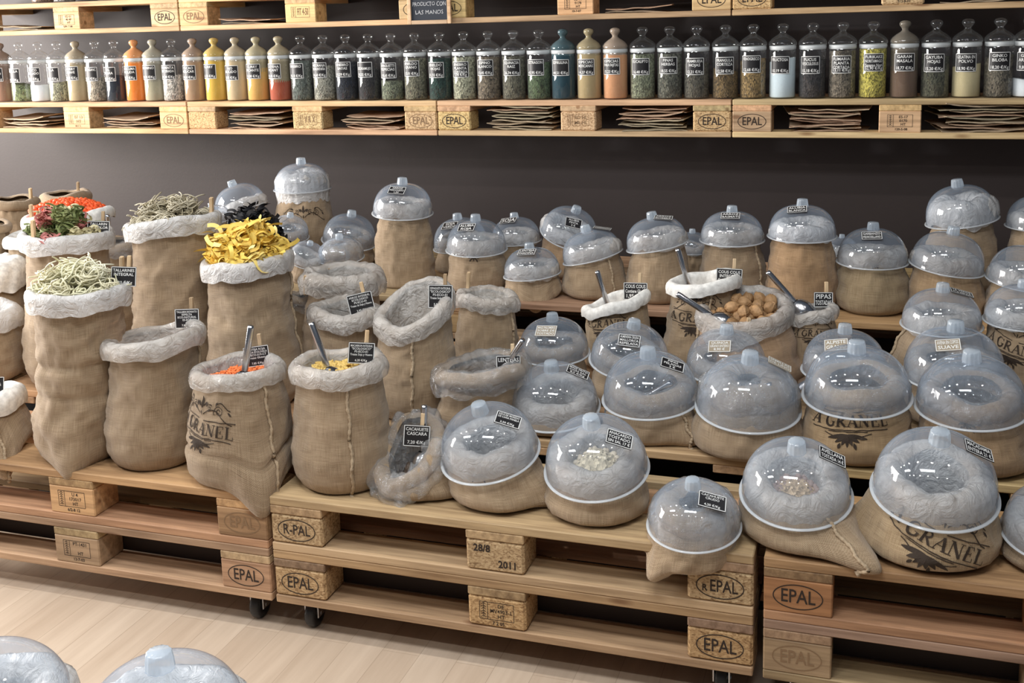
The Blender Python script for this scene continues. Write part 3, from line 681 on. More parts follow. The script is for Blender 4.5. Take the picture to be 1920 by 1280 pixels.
# ------------------------------------------------------------------ build every sack from the table (metres)
FC = {'orange': (.85, .22, .05), 'mac': (.62, .42, .12), 'tan': (.52, .35, .18), 'dark': (.10, .07, .05), 'white': (.8, .8, .78), 'nut': (.6, .45, .3), 'cream': (.72, .62, .45), 'shell': (.75, .45, .25)}
SK = {}
TABLE = [
('noodles', -0.664, 0.115, 0.375, 0.1185, 0.8426, 0.0436, 0.1197, 'O', {'d': 'heaped with pale thin noodles, at front left', 'depth': 0.02, 'fill': 'cream', 'heap': 0.03, 'crease': [(0.62, 0.012, 0.03), (0.4, 0.008, -0.02)], 'ears': [(-1.2, 0.03, 0.035, 0.42, 0.09)], 'fold': 0.016, 'wv': 0.012, 'hem': 1.9, 'peg': [(0.85, 0, 0.05, 0.3)], 'ocard': (0.55, 0, 0.03, -0.5, 0.1, ['TALLARINES', 'INTEGRAL', ' ', '6,20 €/Kg']), 'ra': 0.0135}),
('pink', -0.438, 0.140, 0.375, 0.1266, 0.7137, 0.0223, 0.1184, 'O', {'d': 'at the front between the noodle and orange lentil sacks', 'lin': 'grey_liner', 'fill': 'shell', 'depth': 0.03, 'ts': 0, 'tx': 0.14, 'fold': 0.012, 'seam': [0.44], 'ocard': (0.99, -0.01, 0.02, -0.35, 0, ['TALLARIN BONIATO', 'ESPELTA', 'ECO-NATURAL', 'ES-ECO', ' ', '7,80 €/Kg']), 'ra': 0.0172}),
('lentils', -0.142, 0.105, 0.375, 0.1377, 0.6578, 0.0077, 0.1063, 'O', {'d': 'of orange red lentils with black print, front left', 'lin': 'grey_liner', 'fill': 'orange', 'depth': 0.018, 'crease': [(0.36, 0.016, 0.02)], 'tx': 0.05, 'ears': [(-0.73, 0.045, 0.07, 0.42, 0.12)], 'seam': [-0.43], 'art': [('full', -1.9, 0.6, -0.1, 0.92)], 'fold': 0.009, 'scoop': (0.045, -0.035, 0.012, (0.16, 0.12, 1), 0.2), 'ocard': (1.32, -0.03, 0.012, -0.45, -0.08, ['LENTEJA ROJA', 'PELADA ECOLOGICA', 'ES-ECO-019-CT', 'Trazas Gluten', ' ', '7,85 €/Kg']), 'ra': 0.0155}),
('macaroni', 0.142, 0.135, 0.375, 0.1231, 0.6819, 0.0020, 0.1042, 'O', {'d': 'of macaroni with a rope seam down its front', 'fill': 'mac', 'lin': 'grey_liner', 'depth': 0.014, 'tx': 0.04, 'seam': [-0.95], 'fold': 0.008, 'scoop': (-0.02, -0.02, 0.0, (-0.36, 0.05, 1), 1.2), 'ocard': (0.08, -0.04, 0.03, -0.5, 0.12, ['MACARRON INTEGRAL', '"ECOLOGICO"', 'PS-ECO-01', 'Trazas Soja y Huevo', ' ', '6,20 €/Kg']), 'ra': 0.017}),
('peanuts', 0.346, 0.130, 0.375, 0.0974, 0.4682, -0.0145, 0.0744, 'C', {'d': 'with loose clear bag, low at front beside macaroni', 'fill': 'dark', 'depth': 0.07, 'ty': 0.75, 'tx': 0.12, 'crumple': 1.1, 'hem': 0.9, 'wv': 0.03, 'ears': [(-0.24, 0.03, 0.0, 0.5, 0.08)], 'scoop': (0.03, 0.02, 0.0, (0.05, 0.05, 1), 0.3), 'ocard': (0.06, -0.05, 0.03, -0.35, 0.1, ['CACAHUETE', 'CASCARA', ' ', '7,20 €/Kg']), 'drape': [(-1.64, 0.03, 0.5)], 'ra': 0.0251}),
('domed1', 0.568, 0.140, 0.375, 0.1188, 0.5070, -0.0218, 0.0844, 'D', {'d': 'at the front directly right of the clear bag', 'tf': 0.24, 'ts': 0.1, 'fill': 'dark', 'ears': [(-0.07, 0.06, 0.0, 0.3, 0.05)], 'art': [('leaf', -1.57, 0.9, 0, 0.8)], 'card': (-0.22, 1.0, ['AZUCAR MORENO', 'DE CAÑA PANELA', ' ', '3,50 €/Kg']), 'R': 0.1252, 'h': 0.1227, 'fz': 0.4844, 'ra': 0.0238, 'hem': 0.8, 'tx': 0.1, 'ty': 0.245, 'depth': 0.075}),
('nutsdome', 0.816, 0.130, 0.375, 0.1173, 0.5032, 0.0015, 0.0851, 'D', {'d': 'with cream nuts under a front row dome', 'tf': 0.26, 'ts': 0.02, 'fill': 'cream', 'heap': 0.03, 'depth': 0.02, 'card': (-0.37, 1.0, ['ANACARDO', 'TOSTADO', 'SIN SAL 17 €']), 'R': 0.1262, 'h': 0.1237, 'fz': 0.4805, 'ra': 0.024, 'hem': 0.8, 'tx': 0.02, 'ty': 0.266}),
('lowdome', 1.051, 0.050, 0.322, 0.0988, 0.4362, 0.0109, 0.0564, 'D', {'d': 'slumped over the pallet edge, lowest of the front domes', 'tf': 0.16, 'ts': 0.0, 'fill': 'tan', 'lin': 'clear_liner', 'belly': 0.9, 'ears': [(-2.3, 0.02, 0.03, 0.3, 0.06)], 'fold': 0.016, 'card': (-0.65, 1.05, ['CACAHUETE', 'CRUDO', ' ', '4,20 €/Kg']), 'R': 0.1065, 'h': 0.098, 'fz': 0.4058, 'ra': 0.032, 'hem': 0.8, 'tx': 0.0, 'ty': 0.161, 'depth': 0.075}),
('hazeldome', 1.292, 0.125, 0.375, 0.1296, 0.4948, -0.0135, 0.0841, 'D', {'d': 'with round brown nuts under a dome at front right', 'tf': 0.26, 'ts': -0.02, 'fill': 'nut', 'depth': 0.03, 'heap': 0.02, 'ears': [(-0.71, 0.1, 0.01, 0.35, 0.06)], 'fold': 0.012, 'seam': [-0.89], 'card': (0.09, 1.0, ['AVELLANA', 'TOSTADA 14 €']), 'R': 0.1248, 'h': 0.1185, 'fz': 0.4723, 'ra': 0.0237, 'hem': 0.8, 'tx': -0.02, 'ty': 0.266}),
('granel1', 1.560, 0.130, 0.375, 0.1398, 0.5301, 0.0081, 0.0897, 'D', {'d': 'printed A GRANEL, biggest dome of the front row', 'tf': 0.24, 'ts': -0.04, 'fill': 'dark', 'col': (0.74, 0.58, 0.4), 'art': [('full', -1.54, 0.55, -0.42, 1.05)], 'ears': [(-3.12, 0.03, 0.0, 0.3, 0.12)], 'fold': 0.008, 'card': (0.03, 1.02, ['MACADAMIA', 'ENTERA 21 €']), 'scoop': (-0.03, -0.03, -0.04, (0.8, -0.2, 0.25), 0), 'R': 0.133, 'h': 0.133, 'fz': 0.5061, 'ra': 0.0253, 'hem': 0.8, 'tx': -0.04, 'ty': 0.245, 'depth': 0.075}),
('edgedome', 1.812, 0.130, 0.375, 0.0995, 0.4599, -0.0042, 0.0722, 'D', {'d': 'at the far right end of the front row', 'tf': 0.2, 'fill': 'dark', 'R': 0.1072, 'h': 0.1018, 'fz': 0.4406, 'ra': 0.0204, 'hem': 0.8, 'tx': 0.0, 'ty': 0.203, 'depth': 0.075}),
('whitebag', -0.998, 0.115, 0.375, 0.1319, 0.4968, -0.0126, 0.1050, 'O', {'d': 'with thick white cloth roll, leftmost of front row', 'lin': 'cloth', 'fill': 'cream', 'depth': 0.05, 'tx': 0.15, 'ears': [(-0.57, 0.05, 0.07, 0.35, 0.12)], 'seam': [-0.52], 'ocard': (-0.22, -0.04, 0.035, -0.7, 0.1, ['GALLETAS', 'MULTICEREAL', 'CON SEMILLAS', 'Trazas Gluten', ' ', '6,80 €/Kg']), 'ra': 0.021}),
('tricolor', -1.016, 0.500, 0.434, 0.1346, 0.9075, 0.0348, 0.1282, 'O', {'d': 'heaped with green, red and cream pasta nests', 'depth': 0.02, 'fill': 'cream', 'heap': 0.02, 'hem': 1.8, 'peg': [(-1.74, 0, 0.04, 0.2)], 'fold': 0.012, 'ocard': (0.26, -0.02, 0.02, -0.6, 0.1, ['TALLARIN', 'TRICOLOR', ' ', '7,10 €/Kg']), 'ra': 0.0144}),
('beige', -0.605, 0.500, 0.434, 0.1315, 0.9640, 0.0190, 0.1272, 'O', {'d': 'heaped with beige pasta nests, tallest on the left', 'depth': 0.02, 'fill': 'cream', 'heap': 0.02, 'tx': 0.1, 'hem': 1.8, 'peg': [(0.17, 0, 0.03, 0.2)], 'fold': 0.013, 'ra': 0.0143}),
('yellow', -0.313, 0.470, 0.434, 0.1306, 0.8603, -0.0044, 0.1206, 'O', {'d': 'heaped with yellow ribbon pasta', 'depth': 0.02, 'fill': 'mac', 'heap': 0.02, 'tx': 0.1, 'hem': 1.8, 'seam': [0.35], 'fold': 0.012, 'ra': 0.0136}),
('rice', -0.069, 0.560, 0.434, 0.0986, 0.6966, 0.0134, 0.0881, 'O', {'d': 'behind macaroni, with tilted black card and empty hollow', 'lin': 'grey_liner', 'depth': 0.09, 'fill': 'dark', 'tx': -0.08, 'crumple': 0.3, 'ocard': (-0.08, -0.03, 0.03, -0.35, -0.2, ['ARROZ INTEGRAL', 'ECOLOGICO', 'PS-ECO-01', 'Trazas de Soja y Huevo', ' ', '2,95 €/Kg'], (0.075, 0.06)), 'ra': 0.0185}),
('spaghetti', 0.187, 0.500, 0.434, 0.1137, 0.7397, 0.0091, 0.0946, 'O', {'d': 'wide open with deep hollow and frosted plastic roll', 'lin': 'grey_liner', 'depth': 0.13, 'fill': 'tan', 'tx': 0.24, 'ty': 0.45, 'crumple': 0.35, 'hem': 1.3, 'seam': [-1.25], 'ocard': (0.0, -0.01, 0.02, -0.3, 0.04, ['ESPAGUETI INTEGRAL', '"ECOLOGICO"', 'PS-ECO-01', 'Trazas Soja y Huevo', ' ', '5,95 €/Kg'], (0.068, 0.066)), 'ra': 0.0163}),
('lentejas', 0.384, 0.460, 0.434, 0.1082, 0.5863, 0.0248, 0.1081, 'O', {'d': 'with glossy bag roll and slanted scoop, near centre', 'lin': 'clear_liner', 'depth': 0.06, 'fill': 'tan', 'tx': 0.12, 'crumple': 0.4, 'hem': 1.1, 'scoop': (0.06, 0.0, -0.0, (0.55, -0.1, 0.8), 0), 'ocard': (-0.2, -0.02, 0.012, -0.3, 0, ['LENTEJAS', ' ', ' ']), 'ra': 0.0226}),
('bagknob', 0.289, 0.820, 0.434, 0.0991, 0.6917, 0.0098, 0.0806, 'O', {'d': 'with frosted roll and a dome sunk inside it', 'lin': 'grey_liner', 'depth': 0.03, 'fill': 'cream', 'tx': -0.08, 'crumple': 0.35, 'seam': [-0.31], 'peg': [(-3.61, 0, 0.04, 0.2)], 'ra': 0.0161}),
('saltcorn', 0.610, 0.500, 0.434, 0.1188, 0.5047, -0.0033, 0.0844, 'D', {'d': 'in the middle tier right above the first front dome', 'tf': 0.22, 'ts': 0.0, 'fill': 'tan', 'card': (0.17, 1.05, ['MAIZ FRITO', 'CON SAL', '8,5 €/Kg']), 'R': 0.1252, 'h': 0.1202, 'fz': 0.4822, 'ra': 0.0238, 'hem': 0.8, 'tx': 0.0, 'ty': 0.224, 'depth': 0.075}),
('backcorn', 0.522, 0.800, 0.434, 0.0925, 0.5615, -0.0055, 0.0741, 'D', {'d': 'in the middle tier behind the salted corn dome', 'tf': 0.08, 'fill': 'tan', 'lin': 'clear_liner', 'card': (-1.58, 1.0, ['MAIZ PALOMERO', 'SOBRE DE', 'TOSTADO'], 1), 'R': 0.11, 'h': 0.1045, 'fz': 0.5417, 'ra': 0.0209, 'hem': 0.8, 'tx': 0.0, 'ty': 0.08, 'depth': 0.075}),
('almond', 0.761, 0.740, 0.434, 0.1079, 0.5670, -0.0002, 0.0792, 'D', {'d': 'with white-edged card below its knob, left of walnuts', 'tf': 0.12, 'ts': -0.16, 'fill': 'dark', 'lin': 'clear_liner', 'card': (-1.5, 1.0, ['ALMENDRA CRUDA', 'MALLORCA', 'REPELADA']), 'R': 0.1175, 'h': 0.1152, 'fz': 0.5458, 'ra': 0.0223, 'hem': 0.8, 'tx': -0.161, 'ty': 0.121, 'depth': 0.075}),
('scoopdome1', 0.866, 0.500, 0.434, 0.1173, 0.5559, 0.0076, 0.0883, 'D', {'d': 'in the middle tier, ear resting on the board', 'tf': 0.12, 'ts': 0.03, 'lin': 'clear_liner', 'fill': 'dark', 'belly': 0.7, 'seam': [-0.62], 'ears': [(-0.47, 0.05, 0.0, 0.3, 0.06)], 'card': (-0.37, 1.05, ['PIPAS', 'PELADAS', '3 €']), 'scoop': (-0.035, -0.02, -0.035, (0.62, -0.1, 0.45), 0), 'R': 0.1309, 'h': 0.1205, 'fz': 0.5323, 'ra': 0.0249, 'hem': 0.8, 'tx': 0.03, 'ty': 0.121, 'depth': 0.075}),
('scoopdome2', 1.127, 0.470, 0.434, 0.1377, 0.5813, 0.0050, 0.0641, 'D', {'d': 'in the middle tier with baggy plastic hanging below', 'tf': 0.14, 'ts': -0.05, 'lin': 'clear_liner', 'fill': 'dark', 'belly': 0.8, 'hem': 1.6, 'card': (0.34, 1.05, ['SEMILLAS', 'DE LINO'], 1), 'scoop': (-0.035, -0.02, -0.035, (0.62, -0.1, 0.45), 0), 'R': 0.1345, 'h': 0.1318, 'fz': 0.5379, 'ra': 0.0457, 'tx': -0.05, 'ty': 0.141, 'depth': 0.075}),
('canary', 1.033, 0.790, 0.434, 0.1044, 0.5528, 0.0006, 0.0799, 'D', {'d': 'in the middle tier just below the walnut sack', 'tf': 0.08, 'ts': -0.02, 'fill': 'tan', 'lin': 'clear_liner', 'card': (-1.69, 0.95, ['QUINOA', 'GRANO ENTERO', '8,90 €'], 1), 'scoop': (-0.035, -0.02, -0.035, (0.62, -0.1, 0.45), 0), 'R': 0.1185, 'h': 0.1126, 'fz': 0.5314, 'ra': 0.0225, 'hem': 0.8, 'tx': -0.02, 'ty': 0.08, 'depth': 0.075}),
('granel2', 1.397, 0.500, 0.434, 0.1327, 0.6075, 0.0008, 0.0908, 'D', {'d': 'printed GRANEL with leaves in the middle tier', 'tf': 0.12, 'ts': 0.02, 'fill': 'tan', 'col': (0.72, 0.54, 0.35), 'art': [('full', -1.71, 0.72, 0.04, 0.95)], 'lin': 'clear_liner', 'R': 0.1347, 'h': 0.1212, 'fz': 0.5831, 'ra': 0.0256, 'hem': 0.8, 'tx': 0.02, 'ty': 0.121, 'depth': 0.075}),
('behindgranel', 1.357, 0.800, 0.434, 0.1001, 0.5705, 0.0009, 0.0795, 'D', {'d': 'in the middle tier hidden behind the GRANEL printed one', 'tf': 0.04, 'fill': 'tan', 'lin': 'clear_liner', 'card': (-1.84, 0.95, ['ALPISTE', 'GRANO'], 1), 'scoop': (-0.035, -0.02, -0.035, (0.62, -0.1, 0.45), 0), 'R': 0.1179, 'h': 0.112, 'fz': 0.5492, 'ra': 0.0224, 'hem': 0.8, 'tx': 0.0, 'ty': 0.04, 'depth': 0.075}),
('rightmid', 1.678, 0.500, 0.434, 0.1307, 0.6012, -0.0143, 0.0891, 'D', {'d': 'in the middle tier at right, smooth wide dome', 'tf': 0.12, 'ts': 0.03, 'fill': 'tan', 'col': (0.66, 0.48, 0.32), 'art': [('leaf', -1.71, 0.93, 0, 0.8)], 'lin': 'clear_liner', 'R': 0.1322, 'h': 0.1216, 'fz': 0.5773, 'ra': 0.0251, 'hem': 0.8, 'tx': 0.03, 'ty': 0.121, 'depth': 0.075}),
('rightmid2', 1.643, 0.790, 0.434, 0.1210, 0.5847, -0.0023, 0.0906, 'D', {'d': 'in the middle tier behind the smooth dome', 'tf': 0.06, 'fill': 'cream', 'lin': 'clear_liner', 'card': (-1.84, 0.98, ['AVENA EN COPOS', 'SUAVE'], 1), 'scoop': (-0.035, -0.02, -0.035, (0.62, -0.1, 0.45), 0), 'R': 0.1344, 'h': 0.1277, 'fz': 0.5604, 'ra': 0.0255, 'hem': 0.8, 'tx': 0.0, 'ty': 0.06, 'depth': 0.075}),
('couscous1', 0.669, 1.020, 0.434, 0.1043, 0.6463, -0.0107, 0.0899, 'O', {'d': 'of couscous with white cloth roll, smaller left one', 'lin': 'cloth', 'crumple': 0.1, 'depth': 0.03, 'fill': 'tan', 'tx': 0.3, 'col': (0.68, 0.54, 0.38), 'art': [('full', -1.79, 0.8, -0.12, 0.75)], 'scoop': (-0.03, 0.02, -0.02, (-0.3, 0, 1), 0), 'ocard': (0.26, -0.03, 0.005, -0.1, 0.0, ['COUS COUS', 'Contiene Gluten', '1,95 €/Kg'], (0.075, 0.055)), 'ra': 0.0131}),
('couscous2', 0.910, 1.030, 0.434, 0.1083, 0.7264, 0.0230, 0.0977, 'O', {'d': 'of couscous with white cloth roll left of the walnuts', 'lin': 'cloth', 'crumple': 0.1, 'depth': 0.03, 'fill': 'tan', 'tx': 0.16, 'col': (0.66, 0.52, 0.38), 'art': [('full', -1.66, 0.7, -0.05, 0.85)], 'seam': [-1.21], 'scoop': (-0.05, 0.02, -0.02, (-0.3, 0, 1), 0), 'ocard': (-0.01, -0.02, 0.0, -0.15, 0.05, ['COUS COUS', 'INTEGRAL', 'Contiene Gluten', '2,10 €/Kg'], (0.078, 0.06)), 'ra': 0.0134}),
('walnuts', 1.078, 0.950, 0.434, 0.1528, 0.6671, -0.0150, 0.1201, 'O', {'d': 'wide open and full of whole walnuts', 'lin': 'grey_liner', 'depth': 0.03, 'fill': 'tan', 'tx': 0.02, 'ty': 0.22, 'crumple': 0.45, 'hem': 1.3, 'col': (0.66, 0.47, 0.33), 'belly': 1.3, 'drape': [(-1.91, 0.05, 0.5)], 'seam': [-2.76], 'peg': [(-1.36, 0, 0.0, 0.3)], 'scoop': (-0.085, -0.06, -0.01, (-0.75, -0.1, 0.5), 0.5), 'ra': 0.0175}),
('besidewalnut', 1.265, 1.000, 0.434, 0.0717, 0.6552, -0.0080, 0.0601, 'O', {'d': 'with glossy plastic, squeezed to the right of the walnuts', 'lin': 'grey_liner', 'depth': 0.03, 'fill': 'tan', 'tx': 0.25, 'crumple': 0.4, 'hem': 1.2, 'art': [('full', -1.42, 0.78, -0.15, 0.6)], 'ocard': (0.68, -0.02, 0.02, -0.2, 0, ['PIPAS', 'TOSTADAS'], (0.055, 0.045)), 'scoop': (-0.05, 0.0, 0.03, (-0.6, -0.1, 0.7), 0), 'ra': 0.012}),
('tuckdome', 1.610, 0.980, 0.434, 0.1274, 0.6662, 0.0055, 0.0760, 'D', {'d': 'tucked below the upper board at right, leaning left', 'tf': 0.04, 'ts': 0.0, 'fill': 'dark', 'seam': [-2.92], 'ears': [(-2.82, 0.04, 0, 0.4, 0.1)], 'card': (-0.12, 1.2, ['TE VERDE', 'CHINA']), 'R': 0.1127, 'h': 0.1014, 'fz': 0.6458, 'ra': 0.0214, 'hem': 0.8, 'tx': 0.0, 'ty': 0.04, 'depth': 0.075}),
('tuckdome2', 1.832, 0.980, 0.434, 0.1031, 0.6903, -0.0069, 0.0700, 'D', {'d': 'with leaf print at right edge below upper tier', 'tf': 0.04, 'fill': 'dark', 'art': [('full', -1.89, 0.72, -0.25, 0.8)], 'R': 0.1039, 'h': 0.0987, 'fz': 0.6716, 'ra': 0.0197, 'hem': 0.8, 'tx': 0.0, 'ty': 0.04, 'depth': 0.075}),
('blackpasta', -0.560, 0.860, 0.434, 0.1301, 0.8155, 0.0163, 0.1127, 'C', {'d': 'with clear plastic, heaped with black squid-ink pasta', 'depth': 0.01, 'fill': 'dark', 'heap': 0.03, 'tx': 0.0, 'ra': 0.017}),
('redshells', -1.308, 0.860, 0.434, 0.1484, 0.8949, 0.0277, 0.1411, 'O', {'d': 'with bulky white cloth, heaped with orange red pasta pieces', 'lin': 'cloth', 'depth': 0.01, 'fill': 'orange', 'heap': 0.02, 'tx': 0.1, 'crumple': 0.35, 'peg': [(-1.85, 0, 0.03, 0.2), (-0.95, 0, -0.02, 0.2)], 'ra': 0.0137}),
('pocket1', -1.626, 1.050, 0.434, 0.1037, 0.7643, 0.0161, 0.0958, 'O', {'d': 'with plain white roll, tucked left of the tricolour nests', 'lin': 'cloth', 'fill': 'cream', 'depth': 0.03, 'ra': 0.0156}),
('pocket2', -1.695, 0.860, 0.434, 0.1514, 0.6856, 0.0090, 0.1168, 'O', {'d': 'with loose white cloth, at the left picture edge', 'lin': 'cloth', 'fill': 'cream', 'depth': 0.05, 'crumple': 0.5, 'hem': 1.5, 'ra': 0.0304}),
('pocket3', -1.326, 0.460, 0.434, 0.1282, 0.6397, 0.0145, 0.0990, 'O', {'d': 'with white roll low at the left picture edge', 'lin': 'white_liner', 'fill': 'cream', 'depth': 0.05, 'tx': -0.05, 'ra': 0.0237}),
('gapbag', -1.134, 0.880, 0.434, 0.0825, 0.7894, 0.0150, 0.0695, 'C', {'d': 'squeezed between the tricolour and beige pasta sacks', 'crumple': 0.45, 'fill': 'dark', 'scoop': (0, -0.02, 0.0, (0.15, -0.1, 1), 0), 'ra': 0.0193, 'depth': 0.05}),
('gapbag2', -0.371, 0.840, 0.434, 0.0654, 0.6512, 0.0126, 0.0457, 'C', {'d': 'mostly hidden between yellow pasta and the arroz card', 'crumple': 0.5, 'fill': 'dark', 'hem': 1.4, 'ra': 0.0154, 'depth': 0.05}),
('frostroll', -0.226, 0.860, 0.434, 0.1311, 0.7253, 0.0100, 0.1136, 'O', {'d': 'with crumpled frosted roll and a wooden peg, behind arroz', 'lin': 'grey_liner', 'depth': 0.03, 'fill': 'dark', 'crumple': 0.45, 'hem': 1.4, 'peg': [(-2.18, 0.02, -0.01, 0.1), (-0.73, 0.02, -0.04, 0.1)], 'ra': 0.0216}),
('r1', 0.284, 1.330, 0.578, 0.0968, 0.6699, 0.0000, 0.0696, 'D', {'d': 'in rear tier whose corner hangs off the board', 'tf': 0.02, 'ts': 0.08, 'fill': 'cream', 'ears': [(-1.16, 0.0, 0.05, 0.6, 0.09)], 'card': (-1.46, 1.15, ['LENTEJA', 'PARDINA']), 'R': 0.1032, 'h': 0.0929, 'fz': 0.6513, 'ra': 0.0196, 'hem': 0.8, 'tx': 0.08, 'ty': 0.02, 'depth': 0.075}),
('r2', 0.498, 1.370, 0.578, 0.1098, 0.7344, -0.0036, 0.0732, 'D', {'d': 'in rear tier with frayed edge above small couscous', 'tf': 0.02, 'ts': 0.24, 'fill': 'cream', 'seam': [-0.72], 'card': (0.08, 1.1, ['GARBANZO']), 'R': 0.1086, 'h': 0.0934, 'fz': 0.7148, 'ra': 0.0206, 'hem': 0.8, 'tx': 0.245, 'ty': 0.02, 'depth': 0.075}),
('r3', 0.726, 1.360, 0.578, 0.1053, 0.7857, -0.0012, 0.0731, 'D', {'d': 'in the rear tier straight above the small couscous sack', 'tf': 0.03, 'ts': 0.18, 'fill': 'cream', 'card': (-0.48, 1.2, ['ARROZ', 'BOMBA']), 'R': 0.1085, 'h': 0.0955, 'fz': 0.7662, 'ra': 0.0206, 'hem': 0.8, 'tx': 0.182, 'ty': 0.03, 'depth': 0.075}),
('r4', 0.977, 1.380, 0.578, 0.1093, 0.8083, -0.0041, 0.0733, 'D', {'d': 'in rear tier with side stitching, left of reddest', 'tf': 0.02, 'fill': 'cream', 'seam': [-0.49], 'card': (-1.54, 1.15, ['ARROZ', 'BASMATI']), 'R': 0.1088, 'h': 0.0957, 'fz': 0.7887, 'ra': 0.0207, 'hem': 0.8, 'tx': 0.0, 'ty': 0.02, 'depth': 0.075}),
('r5', 1.204, 1.360, 0.578, 0.1102, 0.8347, -0.0027, 0.0756, 'D', {'d': 'in rear tier, reddest cloth, above the walnuts', 'tf': 0.02, 'fill': 'cream', 'col': (0.76, 0.53, 0.34), 'lin': 'white_liner', 'card': (-1.81, 1.15, ['ALUBIA', 'BLANCA']), 'R': 0.1121, 'h': 0.1009, 'fz': 0.8145, 'ra': 0.0213, 'hem': 0.8, 'tx': 0.0, 'ty': 0.02, 'depth': 0.075}),
('r6', 1.426, 1.370, 0.578, 0.1126, 0.7562, -0.0045, 0.0762, 'D', {'d': 'in the rear tier standing on the bare board, squat', 'tf': 0.02, 'fill': 'cream', 'art': [('leaf', -1.47, 0.95, 0, 0.5)], 'col': (0.62, 0.51, 0.36), 'card': (-1.62, 1.05, ['GARBANZO', 'PEDROSILLANO']), 'R': 0.1131, 'h': 0.1074, 'fz': 0.7358, 'ra': 0.0215, 'hem': 0.8, 'tx': 0.0, 'ty': 0.02, 'depth': 0.075}),
('r7', 1.649, 1.360, 0.578, 0.1130, 0.7516, -0.0051, 0.0776, 'D', {'d': 'in rear tier, dome tipping right near the end', 'tf': 0.04, 'ts': -0.14, 'fill': 'mac', 'col': (0.66, 0.49, 0.33), 'R': 0.1151, 'h': 0.1093, 'fz': 0.7308, 'ra': 0.0219, 'hem': 0.8, 'tx': -0.141, 'ty': 0.04, 'depth': 0.075}),
('r8', 1.870, 1.330, 0.578, 0.1078, 0.7184, -0.0065, 0.0751, 'D', {'d': 'in rear tier cut by right edge, lower dome', 'tf': 0.04, 'ts': -0.14, 'fill': 'cream', 'R': 0.1114, 'h': 0.1114, 'fz': 0.6983, 'ra': 0.0212, 'hem': 0.8, 'tx': -0.141, 'ty': 0.04, 'depth': 0.075}),
('r9', 1.709, 1.720, 0.578, 0.1176, 0.8496, -0.0003, 0.0642, 'D', {'d': 'rising behind at far right with white film inside', 'tf': 0.04, 'ts': 0.16, 'fill': 'cream', 'lin': 'white_liner', 'art': [('scroll', -2.14, 0.88, 0, 0.6)], 'R': 0.1213, 'h': 0.1213, 'fz': 0.815, 'ra': 0.0364, 'hem': 0.8, 'tx': 0.161, 'ty': 0.04, 'depth': 0.075}),
('r10', 1.963, 1.700, 0.578, 0.1105, 0.8272, -0.0097, 0.0770, 'D', {'d': 'standing behind, cut by the right edge below the shelf', 'tf': 0.0, 'fill': 'cream', 'R': 0.1142, 'h': 0.1028, 'fz': 0.8066, 'ra': 0.0217, 'hem': 0.8, 'tx': 0.0, 'ty': 0.0, 'depth': 0.075}),
('r11', 0.322, 1.640, 0.578, 0.0996, 0.7508, 0.0068, 0.0743, 'D', {'d': 'in the second rear row, dome tipped showing its card', 'tf': 0.2, 'ts': -0.38, 'fill': 'cream', 'lin': 'white_liner', 'col': (0.72, 0.52, 0.36), 'card': (-1.29, 0.95, ['ALUBIA', 'PINTA', '3 €']), 'R': 0.1102, 'h': 0.1047, 'fz': 0.7309, 'ra': 0.0209, 'hem': 0.8, 'tx': -0.399, 'ty': 0.203, 'depth': 0.075}),
('r12', 0.124, 1.640, 0.578, 0.0899, 0.7171, -0.0003, 0.0660, 'D', {'d': 'in second rear row, flat, left of tipped dome', 'tf': 0.0, 'ts': 0.06, 'fill': 'cream', 'card': (-1.75, 1.15, ['SOJA']), 'R': 0.0979, 'h': 0.093, 'fz': 0.6994, 'ra': 0.0186, 'hem': 0.8, 'tx': 0.06, 'ty': 0.0, 'depth': 0.075}),
('r13', -0.107, 1.620, 0.578, 0.0921, 0.6967, 0.0120, 0.0737, 'D', {'d': 'in second rear row, half behind leaf printed one', 'tf': 0.06, 'ts': 0.08, 'fill': 'cream', 'lin': 'clear_liner', 'card': (-1.69, 1.0, ['SOJA', 'VERDE']), 'R': 0.1094, 'h': 0.1094, 'fz': 0.677, 'ra': 0.0208, 'hem': 0.8, 'tx': 0.08, 'ty': 0.06, 'depth': 0.075}),
('r14', 0.059, 1.380, 0.578, 0.1064, 0.7411, -0.0004, 0.0761, 'D', {'d': 'printed with a leaf bunch, right of tall centre', 'tf': 0.05, 'ts': -0.02, 'fill': 'cream', 'art': [('leaf', -1.36, 0.88, 0, 0.7)], 'card': (-1.71, 1.0, ['ALUBIA', 'ROJA']), 'belly': 0.4, 'R': 0.1128, 'h': 0.1083, 'fz': 0.7207, 'ra': 0.0214, 'hem': 0.8, 'tx': -0.02, 'ty': 0.05, 'depth': 0.075}),
('r15', -0.236, 1.400, 0.578, 0.1108, 0.8625, 0.0002, 0.0769, 'D', {'d': 'standing tall near centre with a card on its dome', 'tf': 0.05, 'ts': -0.06, 'fill': 'cream', 'belly': 0.3, 'card': (-1.44, 1.0, ['ARROZ', 'REDONDO', '1,50']), 'R': 0.1141, 'h': 0.1118, 'fz': 0.8419, 'ra': 0.0217, 'hem': 0.8, 'tx': -0.06, 'ty': 0.05, 'depth': 0.075}),
('r16', -0.594, 1.640, 0.578, 0.1006, 0.6922, 0.0053, 0.0749, 'D', {'d': 'in the second rear row between the two tall domes', 'tf': 0.06, 'ts': -0.2, 'fill': 'cream', 'lin': 'clear_liner', 'R': 0.1111, 'h': 0.1111, 'fz': 0.6722, 'ra': 0.0211, 'hem': 0.8, 'tx': -0.203, 'ty': 0.06, 'depth': 0.075}),
